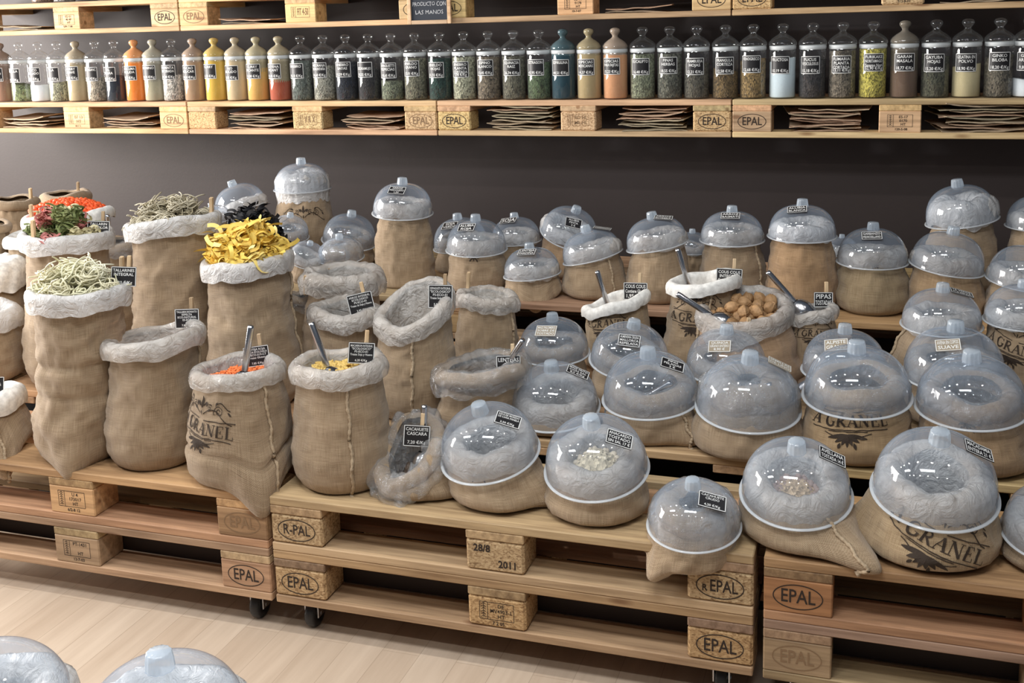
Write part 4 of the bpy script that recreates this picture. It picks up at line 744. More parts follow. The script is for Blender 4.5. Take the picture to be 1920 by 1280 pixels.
('r17', -0.504, 1.400, 0.578, 0.0787, 0.6892, 0.0048, 0.0422, 'D', {'d': 'low with crumpled plastic, left of the tall centre dome', 'tf': 0.1, 'fill': 'cream', 'lin': 'clear_liner', 'R': 0.0886, 'h': 0.0798, 'fz': 0.6605, 'ra': 0.0301, 'hem': 0.8, 'tx': 0.0, 'ty': 0.1, 'depth': 0.075}),
('r18', -0.838, 1.720, 0.578, 0.1253, 0.9011, 0.0089, 0.0661, 'D', {'d': 'with scroll print, the highest of all under the shelf', 'tf': 0.0, 'fill': 'cream', 'belly': 0.3, 'lin': 'white_liner', 'hem': 1.6, 'art': [('scroll', -1.1, 0.62, 0, 0.95)], 'R': 0.1191, 'h': 0.1072, 'fz': 0.8695, 'ra': 0.0333, 'tx': 0.0, 'ty': 0.0, 'depth': 0.075}),
('r19', -1.097, 1.660, 0.578, 0.0990, 0.8030, 0.0135, 0.0753, 'D', {'d': 'with leaning dome just behind the black pasta', 'tf': 0.05, 'ts': 0.32, 'fill': 'cream', 'R': 0.1117, 'h': 0.1117, 'fz': 0.7829, 'ra': 0.0212, 'hem': 0.8, 'tx': 0.331, 'ty': 0.05, 'depth': 0.075}),
('r20', -1.098, 1.450, 0.578, 0.0651, 0.7837, 0.0233, 0.0465, 'D', {'d': 'peeping between the beige nests and black pasta', 'tf': 0.05, 'ts': 0.2, 'fill': 'cream', 'lin': 'clear_liner', 'R': 0.069, 'h': 0.069, 'fz': 0.7712, 'ra': 0.0131, 'hem': 0.8, 'tx': 0.203, 'ty': 0.05, 'depth': 0.075}),
('r21', -0.802, 1.520, 0.578, 0.0706, 0.7291, 0.0122, 0.0545, 'D', {'d': 'small, below the scroll printed one, upper of two', 'tf': 0.1, 'ts': -0.2, 'fill': 'cream', 'lin': 'clear_liner', 'R': 0.0808, 'h': 0.0808, 'fz': 0.7145, 'ra': 0.0154, 'hem': 0.8, 'tx': -0.203, 'ty': 0.1, 'depth': 0.075}),
('r22', -0.617, 1.340, 0.578, 0.0581, 0.6730, 0.0028, 0.0472, 'D', {'d': 'small, below the scroll printed one, lower of two', 'tf': 0.15, 'ts': -0.35, 'fill': 'cream', 'R': 0.07, 'h': 0.07, 'fz': 0.6604, 'ra': 0.0133, 'hem': 0.8, 'tx': -0.365, 'ty': 0.151, 'depth': 0.075}),
('b1', -1.982, 1.340, 0.578, 0.1016, 0.8466, 0.0206, 0.0826, 'B', {'d': 'with plain burlap roll at the upper left edge', 'fill': 'tan', 'peg': [(-2.21, 0, 0.05, 0.2), (0.09, 0, 0.03, 0.2)], 'ra': 0.0206, 'depth': 0.05}),
('b2', -1.956, 1.620, 0.578, 0.0992, 0.8237, 0.0120, 0.0892, 'B', {'d': 'with plain burlap roll behind the red pasta', 'fill': 'tan', 'tx': 0.02, 'peg': [(0.05, -0.02, 0.03, 0.4)], 'ra': 0.0247, 'depth': 0.05}),
('b3', -1.839, 1.040, 0.434, 0.0845, 0.8072, 0.0272, 0.0682, 'B', {'d': 'with plain burlap roll at the left edge, lower one', 'fill': 'tan', 'ra': 0.017, 'depth': 0.05}),
('r23', 0.796, 1.660, 0.578, 0.0601, 0.6968, -0.0019, 0.0470, 'D', {'d': 'hidden behind, seen between third and fourth rear domes', 'fill': 'cream', 'lin': 'clear_liner', 'R': 0.0697, 'h': 0.0697, 'fz': 0.6842, 'ra': 0.0132, 'hem': 0.8, 'tx': 0.0, 'ty': -0.0, 'depth': 0.075}),
('r24', 1.324, 1.660, 0.578, 0.0458, 0.7063, -0.0067, 0.0395, 'D', {'d': 'hidden behind, left of the squat dome on bare board', 'fill': 'cream', 'lin': 'white_liner', 'R': 0.0585, 'h': 0.0585, 'fz': 0.6957, 'ra': 0.0111, 'hem': 0.8, 'tx': 0.0, 'ty': -0.0, 'depth': 0.075}),
('fg0', 0.451, -1.031, 0.000, 0.1200, 0.5152, 0.0000, 0.0922, 'D', {'d': 'with pale dome in the foreground, right one of two', 'R': 0.128, 'h': 0.118, 'fz': 0.4952, 'ra': 0.032, 'depth': 0.045, 'lin': 'white_liner', 'fill': 'white', 'fold': 0.01, 'g': 'sacks in the foreground'}),
('fg1', 0.199, -1.110, 0.000, 0.1200, 0.5405, 0.0000, 0.0922, 'D', {'d': 'with pale dome in foreground, cut by left edge', 'R': 0.128, 'h': 0.118, 'fz': 0.5205, 'ra': 0.032, 'depth': 0.045, 'lin': 'white_liner', 'fill': 'white', 'fold': 0.01, 'g': 'sacks in the foreground'}),
]
for row in TABLE:
    key, x, y, z0, r, zt, rx, rr, kind, o = row
    sd = (hash_ := sum(ord(c) * (i + 3) for i, c in enumerate(key))) % 97 / 7.0
    s = Sack(x, y, z0, r, zt, rx, rr, sd, o); SK[key] = s
    d = o['d']
    root = thing('burlap_sack', ('tall ' if s.H > .34 else '') + 'burlap sack ' + d, 'sack', (x, y, z0), group=o.get('g', {'D': 'burlap sacks under dome covers', 'B': 'open sacks with burlap rolled at the top'}.get(kind, 'open lined burlap sacks')))
    bc = o.get('col', (.49, .39, .292)); f = rnd.uniform(.9, 1.08); bc = tuple(c * f * (.76 if 'col' in o else 1) for c in bc)
    s.body(root, bc)
    if kind == 'D':
        R, h, fz = o['R'], o['h'], o['fz']
    s.roll(root, tuple(c * 1.02 for c in bc) if kind != 'D' else tuple(min(1, c * 1.1) for c in bc))
    if kind == 'O': s.liner(root, o.get('lin', 'white_liner'), (.86, .86, .84))
    if kind == 'C': s.liner(root, 'clear_liner')
    if kind == 'D': s.liner(root, o.get('lin', 'grey_liner'), (.8, .84, .86))
    fk = o.get('fill', 'cream'); s.fill(root, o.get('fk', 'grain'), FC[fk], o.get('depth', .06), o.get('heap', 0))
    for th in o.get('seam', []): s.seam(root, th, bc)
    for (a, th0, t0, rot, sc_) in o.get('art', []):
        v, fc = ART[a]; g = s.surf(([(p[0] * sc_, p[1] * sc_, 0) for p in v], fc), th0, t0, rot)
        obj('printed_motif', mesh('printed_motif', *g, MT['darkink'], smooth=False), root)
    if kind == 'D':
        t, m = dome(o.get('dl', 'dome cover on sack ' + d), (x + rx, y, fz), R, h, o.get('tf', 0), o.get('ts', 0))
        if 'card' in o:
            az, el, lines = o['card'][:3]; tan = len(o['card']) > 3
            n_ = Vector((math.cos(az) * math.cos(el), math.sin(az) * math.cos(el), math.sin(el)))
            px = Vector((math.cos(az) * R * .955 * math.cos(el) ** .78, math.sin(az) * R * .955 * math.cos(el) ** .78, h * (.02 + .98 * math.sin(el) ** .86)))
            nn = Vector((math.cos(az) * math.cos(el) ** 1.1 * .8, math.sin(az) * math.cos(el) ** 1.1 * .8, math.sin(el))).normalized()
            wp = m @ (px + nn * .004); wn = (m.to_3x3() @ nn).normalized()
            yv = -wn; xv = Vector((1, .08 + o.get('cr', 0), 0)); xv = (xv - yv * xv.dot(yv)).normalized(); zv = xv.cross(yv)
            card('price card on dome of sack ' + d, Vector((x + rx, y, fz)) + wp, Matrix((xv, yv, zv)).transposed(), lines, .062, .042, False, tan, 'price cards lying on dome covers')
    if 'ocard' in o:                              # card clipped to the open rim: angle, inward, up, yaw, tilt, lines
        az, dr, up, yw, tl, lines = o['ocard'][:6]; p = s.ring(az, dr, up + .004)
        card('price card clipped to sack ' + d, (x + p[0], y + p[1], z0 + p[2]), Matrix.Rotation(-yw, 3, 'Z') @ Matrix.Rotation(-.12, 3, 'X') @ Matrix.Rotation(tl, 3, 'Y'), lines, *(o['ocard'][6] if len(o['ocard']) > 6 else (.066, .054)), group='price cards clipped to sack rims')
    if 'scoop' in o:
        dx, dy, dz_, dr, sp = o['scoop']; scoop('steel scoop in sack ' + d, (x + rx + dx, y + dy, zt + dz_), dr, sp)
    if 'peg' in o:
        for (az, dr, up, yw) in o['peg']:
            p = s.ring(az, dr, up); q = tag(obj('clothes_peg', PEG, None, (x + p[0], y + p[1], z0 + p[2]), (.1, .1, yw)), 'clothes peg on rim of sack ' + d, 'clothes peg', 'wooden pegs clipped to sack rims')

# ------------------------------------------------------------------ pasta nests and walnuts
def nest_geo(seed, R, loops, wd, thin=False, wild=0):
    rr_ = random.Random(seed); parts = []
    def strip(c, closed=True):
        n = len(c); L, Rr = [], []
        tw = rr_.uniform(0, PI)
        for i, p in enumerate(c):
            d = (c[(i + 1) % n] - c[i - 1]).normalized() if closed else (c[min(i + 1, n - 1)] - c[max(i - 1, 0)]).normalized()
            u = Vector((math.sin(tw + i * .12), math.cos(tw * 1.3 + i * .1), .8)); sd_ = d.cross(u).normalized() * wd / 2
            L.append(tuple(p + sd_)); Rr.append(tuple(p - sd_))
        nn = d.cross(sd_).normalized() * .0012
        v = L + Rr; m = n if closed else n - 1
        f = [(i, (i + 1) % n, n + (i + 1) % n, n + i) for i in range(m)]
        return v, f
    for k in range(loops):
        ax = Matrix.Rotation(rr_.gauss(0, .45), 3, 'X') @ Matrix.Rotation(rr_.gauss(0, .45), 3, 'Y') @ Matrix.Rotation(rr_.uniform(0, 6), 3, 'Z')
        r = R * rr_.uniform(.5, 1); e = rr_.uniform(.65, 1); zz = rr_.uniform(-.35, .45) * R
        c = [ax @ Vector((r * math.cos(a), r * e * math.sin(a), .18 * R * math.sin(a * 3 + k))) + Vector((0, 0, zz)) for a in [2 * PI * i / 22 for i in range(22)]]
        parts.append(tube(c + [c[0]], wd * .38, 5) if thin else strip(c))
    for k in range(wild):
        a = rr_.uniform(0, 6.28); l = R * rr_.uniform(1.0, 1.9); up = rr_.uniform(.3, 1.1)
        c = [Vector((math.cos(a + i * .13) * l * i / 9, math.sin(a + i * .13) * l * i / 9, R * .2 + up * l * math.sin(i / 9 * 1.7) * .6)) for i in range(10)]
        parts.append(tube(c, wd * .38, 5) if thin else strip(c, False))
    return join(*parts)
def heap(key, meshes, cols, n, label, group, cat='pasta nest', name='pasta_nest', rise=.10, size=1.3, base=-.004):
    s = SK[key]; rr_ = random.Random(len(key) * 13 + n); R = s.rr - s.a * .7; put = []; k = 0; tries = 0
    while k < n and tries < 900:
        tries += 1
        a = rr_.uniform(0, 2 * PI); q = math.sqrt(rr_.uniform(0, 1)) * .92; X, Y = math.cos(a) * q * R, math.sin(a) * q * R * s.sq
        lay = 0 if k < n * .62 else 1
        mind = R * (.36 if lay == 0 else .34)
        if lay and q > .62: continue
        if any((X - u) ** 2 + (Y - v) ** 2 < mind ** 2 and L == lay for u, v, L in put) and tries < 700: continue
        put.append((X, Y, lay)); o = obj(name, meshes[k % len(meshes)], None, (s.x + s.rx + X, s.y + Y, s.z0 + s.H + base + rise * (1 - q * q) * .6 + lay * .028 + s.dz(a) * q),
                                         (rr_.uniform(-.4, .4), rr_.uniform(-.4, .4), rr_.uniform(0, 6.28)), cols[rr_.randrange(len(cols))], (size * rr_.uniform(.9, 1.12),) * 3)
        tag(o, label, cat, group); k += 1
def nest_mesh(seed, R, loops, wd, thin=False, wild=0): return mesh('pasta_nest', *nest_geo(seed, R, loops, wd, thin, wild), MT['pasta'])
wide = [nest_mesh(i, .029, 13, .0085, False, 3) for i in range(4)]
mid = [nest_mesh(10 + i, .025, 15, .0055, False, 2) for i in range(4)]
thin = [nest_mesh(20 + i, .028, 14, .0045, True, 4) for i in range(4)]
heap('yellow', wide, [(.90, .66, .14), (.93, .72, .22), (.86, .60, .12)], 24, 'yellow ribbon pasta nest heaped in the sack at left of centre', 'yellow pasta nests')
heap('tricolor', mid, [(.22, .26, .10), (.30, .33, .14), (.62, .56, .34), (.42, .12, .12), (.50, .18, .16), (.20, .24, .09)], 26, 'green, red or cream pasta nest in the tall leftmost heaped sack', 'three-coloured pasta nests', rise=.075)
heap('beige', thin, [(.48, .43, .31), (.38, .33, .22), (.52, .47, .35)], 26, 'small greyish beige pasta nest in the tall sack with a dark wall behind', 'beige pasta nests', rise=.045, size=1.05)
heap('blackpasta', wide, [(.006, .006, .008), (.010, .010, .013)], 22, 'black squid-ink pasta nest heaped behind the yellow ones', 'black pasta nests', rise=.12, size=1.35)
heap('noodles', thin, [(.74, .70, .50), (.68, .66, .46), (.78, .76, .60)], 22, 'pale thin noodle nest in the front left sack', 'pale noodle nests', rise=.05, size=1.2)
# red and orange pasta shells, countless
s = SK['redshells']; vs, fs = [], []
for k in range(420):
    a = rnd.uniform(0, 2 * PI); q = math.sqrt(rnd.random()) * .97; R0 = s.rr - s.a * .8; r = rnd.uniform(.006, .010)
    c = Vector((s.rx + math.cos(a) * q * R0, math.sin(a) * q * R0 * s.sq, s.H + .022 + .034 * (1 - q * q) + rnd.uniform(0, .006)))
    m = Matrix.Rotation(rnd.uniform(0, 6), 3, 'Z') @ Matrix.Rotation(rnd.uniform(0, 3), 3, 'X')
    g = lathe([(.3 * r, -.9 * r), (.8 * r, -.4 * r), (r, 0), (.75 * r, .5 * r), (.3 * r, .9 * r)], 7, True, True)
    vs_, fs_ = g; o_ = len(vs); vs += [tuple(m @ Vector(p) + c + Vector((s.x, s.y, s.z0))) for p in vs_]; fs += [tuple(i + o_ for i in f_) for f_ in fs_]
o = tag(obj('pasta_shells', mesh('pasta_shells', vs, fs, m_fill('red_pasta', .75, 40, .5)), col=(.95, .13, .03)), 'heap of tiny orange-red pasta pieces in the white-lined sack', 'pasta'); o['kind'] = 'stuff'
# small bits in lentil and macaroni sacks
def bits(key, col, n, sz, label, name, elong=1.6, depth=.05):
    s = SK[key]; vs, fs = [], []
    for k in range(n):
        a = rnd.uniform(0, 2 * PI); q = math.sqrt(rnd.random()) * .95; R0 = s.rr - s.a * 1.2; r = sz * rnd.uniform(.8, 1.2)
        c = Vector((s.x + s.rx + math.cos(a) * q * R0, s.y + math.sin(a) * q * R0 * s.sq, s.z0 + s.H - depth + .004 + rnd.uniform(0, .004) + s.dz(a) * q))
        m = Matrix.Rotation(rnd.uniform(0, 6), 3, 'Z') @ Matrix.Rotation(rnd.uniform(.8, 2.2), 3, 'X')
        g, f_ = lathe([(.5 * r, -elong * r), (r, -.4 * r), (r, .4 * r), (.5 * r, elong * r)], 6, True, True); o_ = len(vs)
        vs += [tuple(m @ Vector(p) + c) for p in g]; fs += [tuple(i + o_ for i in f0) for f0 in f_]
    o = tag(obj(name, mesh(name, vs, fs, MT['pasta']), col=col), label, 'food'); o['kind'] = 'stuff'
bits('lentils', (.88, .24, .07), 900, .0032, 'orange red lentils in the sack with the upright scoop', 'red_lentils', .6, SK['lentils'].o['depth'])
bits('macaroni', (.74, .52, .16), 420, .0042, 'yellow macaroni in the sack right of the lentils', 'macaroni', 2.6, SK['macaroni'].o['depth'])
bits('pink', (.80, .52, .34), 260, .005, 'pale orange pasta pieces low in the second front sack', 'dried_pasta', 2.2, SK['pink'].o['depth'])
bits('nutsdome', (.70, .60, .46), 170, .0065, 'cream nuts heaped under the middle front dome', 'shelled_nuts', 1.2, SK['nutsdome'].o['depth'])
bits('hazeldome', (.40, .30, .26), 150, .0068, 'round brown nuts under the dome at front right', 'hazelnuts', .9, SK['hazeldome'].o['depth'])
# walnuts
def walnut_geo():
    vs = []; n, m = 26, 16
    rings = []
    for i in range(m + 1):
        ph = PI * i / m; rg = []
        for j in range(n):
            th = 2 * PI * j / n; v = Vector((math.sin(ph) * math.cos(th), math.sin(ph) * math.sin(th), math.cos(ph)))
            r = 1 + .14 * n3(v.x * 3.2, v.y * 3.2, v.z * 2) + .13 * (1 - 2 * abs(n3(v.x * 5, v.y * 5 + 3, v.z * 5))) + .12 * math.exp(-(v.y / .09) ** 2)
            rg.append((v.x * r * .0175, v.y * r * .0165, v.z * r * .020))
        rings.append(rg)
    return loft(rings, True)
WN = mesh('walnut', *walnut_geo(), MT['nut'])
s = SK['walnuts']; put = []
R = s.rr - s.a * .9; tries = 0
for lay, cnt, md in ((0, 22, .033), (1, 14, .034)):
    k = 0; tries = 0
    while k < cnt and tries < 1500:
        tries += 1; a = rnd.uniform(0, 2 * PI); q = math.sqrt(rnd.random()) * (.9 if lay == 0 else .6); X, Y = math.cos(a) * q * R + (.02 if lay else 0), math.sin(a) * q * R * s.sq + (.015 if lay else 0)
        if any((X - u) ** 2 + (Y - v) ** 2 < md ** 2 and L == lay for u, v, L in put): continue
        put.append((X, Y, lay)); k += 1
        tag(obj('walnut', WN, None, (s.x + s.rx + X, s.y + Y, s.z0 + s.H - .012 + lay * .026 + s.dz(a) * q * .6), (rnd.uniform(0, 6),) * 2 + (rnd.uniform(0, 6),), tuple(c * (k % 3 * .12 + .72) for c in (.52, .31, .15))), 'whole brown walnut in the wide open plastic-lined sack', 'walnut', 'walnuts in their sack')

# ------------------------------------------------------------------ jars
JB = mesh('jar_body', *lathe([(.0, .0), (.042, .0), (.0475, .003), (.049, .009), (.049, .170), (.0475, .180), (.0455, .186), (.0455, .196)], 40), MT['glass'])
JL = mesh('jar_lid', *lathe([(.0465, .0), (.0515, .003), (.052, .010), (.050, .017), (.043, .026), (.030, .036), (.018, .043), (.0125, .048), (.0115, .053), (.015, .059), (.0205, .066), (.0215, .073), (.018, .080), (.009, .084), (.0, .085)], 40), MT['glass'])
JS = mesh('rubber_seal', *lathe([(.0465, .0), (.0490, .002), (.0495, .008), (.0490, .015), (.0465, .016)], 36), MT['seal'])
def fillm(mat, wav):
    rings = []
    for r, z in ((.0, .004), (.044, .004), (.0472, .008)): rings.append([(r * math.cos(2 * PI * j / 32), r * math.sin(2 * PI * j / 32), z) for j in range(32)])
    for r, z in ((.0472, 1.0), (.03, 1.0), (.0, 1.0)): rings.append([(r * math.cos(2 * PI * j / 32), r * math.sin(2 * PI * j / 32), z) for j in range(32)])
    return rings
def fill_mesh(mat, h, slope, seed):
    rings = fillm(mat, 0); out = rings[:3]
    for rg in rings[3:]:
        out.append([(x, y, h + slope * x / .047 * .012 + .004 * n3(x * 60, y * 60, seed)) for x, y, z in rg])
    v, f = loft(out); return mesh('jar_filling', v, f, MT[mat])
def curved(geo, Rr, z0, ang0, off=0.0): return [((Rr + off) * math.sin(ang0 + x / Rr), -(Rr + off) * math.cos(ang0 + x / Rr), z0 + y) for x, y, _ in geo[0]], geo[1]
def rect(w_, h_, n=14):
    return join(*[([( -w_ / 2 + w_ * i / n, -h_ / 2, 0), (-w_ / 2 + w_ * (i + 1) / n, -h_ / 2, 0), (-w_ / 2 + w_ * (i + 1) / n, h_ / 2, 0), (-w_ / 2 + w_ * i / n, h_ / 2, 0)], [(0, 1, 2, 3)]) for i in range(n)])
JARS = [
(-2.574, 2.001, 1.2145, 0.00, 'powder', (0.36, 0.2, 0.13), 0.60, (0.3, 0.2, 0.15), ['CLAVO', 'MOLIDO'], '11,20 €/Kg', 'jar of brown powder, leftmost on the shelf'),
(-2.463, 2.001, 1.2145, 0.00, 'herb', (0.22, 0.26, 0.12), 0.42, None, ['SEMILLA'], '9,15 €/Kg', 'jar under half full of green herb, second from left'),
(-2.351, 2.001, 1.2145, 0.00, 'powder', (0.86, 0.88, 0.9), 0.40, None, ['COCO', 'RALLADO'], '8,90 €/Kg', 'jar with white powder low inside, third from left'),
(-2.243, 2.001, 1.2145, 0.00, 'herb', (0.34, 0.33, 0.22), 0.45, None, ['TILA'], '19,90 €/Kg', 'jar of coarse olive leaves between white and beige powder jars'),
(-2.137, 2.001, 1.2145, 0.00, 'powder', (0.5, 0.4, 0.24), 0.95, (0.42, 0.35, 0.24), ['CURRY', 'SUAVE'], '10,40 €/Kg', 'jar of beige powder with a dusty lid, fifth from left'),
(-2.028, 2.001, 1.2145, 0.00, 'herb', (0.4, 0.34, 0.26), 0.55, None, ['ESTRAGANC'], '12,80 €/Kg', 'jar of grey-brown seeds left of the blue-black one'),
(-1.922, 2.001, 1.2145, 0.00, 'powder', (0.012, 0.018, 0.03), 0.62, None, ['SAL', 'NEGRA'], '13,50 €/Kg', 'jar of blue-black powder beside the bright orange jar'),
(-1.813, 2.001, 1.2145, 0.00, 'powder', (0.9, 0.25, 0.03), 0.97, (0.8, 0.33, 0.1), ['CURCUMA', 'MOLIDA'], '9,75 €/Kg', 'jar filled with bright orange powder'),
(-1.712, 2.001, 1.2145, 0.00, 'powder', (0.42, 0.38, 0.26), 0.52, (0.42, 0.39, 0.3), ['COMINO'], '12,30 €/Kg', 'jar half full of greenish grey powder right of the orange jar'),
(-1.612, 2.001, 1.2145, 0.00, 'herb', (0.55, 0.5, 0.44), 0.60, None, ['PIMIENTA', 'ENTERADA'], '14,20 €/Kg', 'jar of pale grey grains, tenth from left'),
(-1.500, 2.001, 1.2145, 0.00, 'powder', (0.42, 0.27, 0.16), 0.97, (0.38, 0.27, 0.19), ['CACAO', 'AZUCAR'], '10,60 €/Kg', 'jar of light brown powder left of the yellow jar'),
(-1.389, 2.001, 1.2145, 0.00, 'powder', (0.72, 0.46, 0.07), 0.97, (0.6, 0.42, 0.1), ['CURRY'], '11,70 €/Kg', 'jar full of yellow powder with a yellow dusty lid'),
(-1.282, 2.001, 1.2145, 0.00, 'powder', (0.62, 0.48, 0.29), 0.97, (0.48, 0.4, 0.27), ['AJO', 'MOLIDO'], '8,95 €/Kg', 'jar of cream powder right of the yellow jar'),
(-1.176, 2.001, 1.2145, 0.00, 'powder', (0.68, 0.4, 0.11), 0.75, (0.48, 0.42, 0.26), ['CURRY', 'PICANTE'], '13,80 €/Kg', 'jar of ochre powder left of the brick-red one'),
(-1.065, 2.001, 1.2145, 0.00, 'powder', (0.42, 0.09, 0.04), 0.48, (0.45, 0.38, 0.24), ['CAYENA', 'PICANT'], '12,40 €/Kg', 'jar half full of brick-red powder'),
(-0.957, 2.001, 1.2145, 0.00, 'herb', (0.13, 0.15, 0.13), 0.95, None, ['ENEBRO'], '10,10 €/Kg', 'jar of very dark herb right of the brick-red jar'),
(-0.848, 2.001, 1.2145, 0.00, 'herb', (0.34, 0.33, 0.27), 0.80, None, ['MEJORANA', 'DE MONTAÑA'], '16,60 €/Kg', 'jar of grey-green cut herb, seventh from the yellow jar group'),
(-0.741, 2.001, 1.2145, 0.00, 'herb', (0.015, 0.018, 0.028), 0.90, None, ['ENEBRO', 'BAYAS'], '18,59 €/Kg', 'jar of black berries, label reading BAYAS'),
(-0.635, 2.001, 1.2145, 0.00, 'herb', (0.03, 0.027, 0.028), 0.74, None, [' ', 'ESCARAMUJO'], '18,55 €/Kg', 'jar of black rose hips with a one-word label'),
(-0.529, 2.001, 1.2145, 0.00, 'herb', (0.19, 0.21, 0.14), 0.42, None, ['SPAGUETTI', 'ESPECIAS'], '18,65 €/Kg', 'jar under half full of green-grey spice mix'),
(-0.421, 2.001, 1.2145, 0.00, 'herb', (0.2, 0.19, 0.13), 0.97, None, ['ENELDO', 'GRANO'], '13,01 €/Kg', 'jar of brown-green dill seed'),
(-0.310, 2.001, 1.2145, 0.00, 'herb', (0.015, 0.045, 0.035), 0.95, None, ['ENELDO', 'HOJAS'], '31,55 €/Kg', 'jar of dark green dill leaves'),
(-0.203, 2.001, 1.2145, 0.00, 'herb', (0.42, 0.42, 0.3), 0.97, None, ['ENEBRO', 'PLANTA', 'CORTADA'], '9,98 €/Kg', 'jar of light green cut herb with a three-line label'),
(-0.096, 2.001, 1.2145, 0.00, 'herb', (0.21, 0.17, 0.12), 0.97, None, ['ESPINO', 'BLANCO'], '13,45 €/Kg', 'jar of brown hawthorn'),
(0.013, 2.001, 1.2145, 0.00, 'herb', (0.15, 0.14, 0.1), 0.97, None, ['EQUINACEA', 'RAIZ'], '26,74 €/Kg', 'jar of dark speckled root pieces'),
(0.120, 2.001, 1.2145, 0.00, 'herb', (0.1, 0.14, 0.07), 0.80, None, ['ESTRAGON', ' '], '43,95 €/Kg', 'jar of green tarragon with dark label'),
(0.222, 2.001, 1.2145, 0.00, 'powder', (0.012, 0.05, 0.07), 0.97, (0.03, 0.09, 0.11), ['ESPIRULINA'], '44,51 €/Kg', 'jar of dark teal powder with a teal dusty lid'),
(0.328, 2.001, 1.2145, 0.00, 'powder', (0.46, 0.35, 0.18), 0.97, (0.4, 0.32, 0.17), ['ESPECIAS', 'MEXICANAS'], '14,37 €/Kg', 'jar of mustard-beige powder with a dusty lid right of teal'),
(0.435, 2.001, 1.2145, 0.00, 'powder', (0.68, 0.34, 0.17), 0.97, (0.4, 0.3, 0.22), ['ESPECIAS', 'PARA FAJITAS'], '15,23 €/Kg', 'jar of salmon-orange powder'),
(0.544, 2.001, 1.2145, 0.00, 'herb', (0.24, 0.26, 0.17), 0.97, None, ['EUCALIPTO'], '16,48 €/Kg', 'jar of curled grey-green eucalyptus leaves'),
(0.651, 2.001, 1.2145, 0.00, 'herb', (0.13, 0.13, 0.1), 0.97, None, ['FINAS', 'HERBAS'], '18,55 €/Kg', 'jar of dull green fine herbs'),
(0.755, 2.001, 1.2145, 0.00, 'herb', (0.11, 0.1, 0.075), 0.74, None, ['FRAMBUESA', 'HOJAS'], '12,21 €/Kg', 'jar of dark raspberry leaves, filled to below the label'),
(0.865, 2.001, 1.2145, 0.00, 'herb', (0.17, 0.11, 0.045), 0.58, None, ['FRANGULA', 'CORTEZA'], '12,58 €/Kg', 'jar of brown bark chips'),
(0.969, 2.001, 1.2145, 0.00, 'herb', (0.3, 0.2, 0.08), 0.80, None, ['FENOGRECO', ' '], '12,68 €/Kg', 'jar of tan fenugreek seeds'),
(1.078, 2.001, 1.2145, 0.00, 'powder', (0.66, 0.77, 0.82), 0.80, None, ['FRUCTOSA', ' '], '10,19 €/Kg', 'jar of white fructose powder, brightest on the right half'),
(1.187, 2.001, 1.2145, 0.00, 'herb', (0.045, 0.04, 0.04), 0.80, None, ['FUCUS', 'VESICULOSUS'], '15,18 €/Kg', 'jar of near-black seaweed right of the fructose'),
(1.294, 2.001, 1.2145, 0.00, 'herb', (0.19, 0.16, 0.12), 0.97, None, ['FUMARIA', 'PLANTA', 'CORTADA'], '13,11 €/Kg', 'jar of brown cut fumitory with three-line label'),
(1.401, 2.001, 1.2145, 0.00, 'herb', (0.55, 0.48, 0.1), 1.00, None, ['FURIKAKE', 'NORITAMAGO', 'Sesamo Nori'], '52,90 €/Kg', 'jar of speckled yellow and black rice seasoning'),
(1.510, 2.001, 1.2145, 0.00, 'powder', (0.16, 0.1, 0.065), 0.58, (0.17, 0.14, 0.1), ['GARAM', 'MASALA'], '18,77 €/Kg', 'jar of dull brown powder with a brown dusty lid'),
(1.616, 2.001, 1.2145, 0.00, 'herb', (0.085, 0.085, 0.055), 0.85, None, ['GAYUBA', 'HOJAS'], '15,20 €/Kg', 'jar of dark green bearberry leaves'),
(1.721, 2.001, 1.2145, 0.00, 'powder', (0.56, 0.48, 0.28), 0.62, None, ['GELATINA EN', 'POLVO'], '18,90 €/Kg', 'jar of pale yellow gelatine powder'),
(1.827, 2.001, 1.2145, 0.00, 'herb', (0.15, 0.13, 0.095), 0.80, None, ['GINKO', 'BILOBA'], '18,20 €/Kg', 'jar of brown-grey ginkgo near the right end'),
(1.921, 2.001, 1.2145, 0.00, 'powder', (0.8, 0.85, 0.88), 0.30, None, ['GOMA', 'ARABIGA'], '9,80 €/Kg', 'jar with little white powder, cut by the right picture edge'),
]
LW, LH = .072, .062
bg = rect(LW, LH); bd = join(shift(rect(LW, .0022), 0, LH / 2), shift(rect(LW, .0022), 0, -LH / 2), shift(rect(.0022, LH, 1), -LW / 2, 0), shift(rect(.0022, LH, 1), LW / 2, 0))
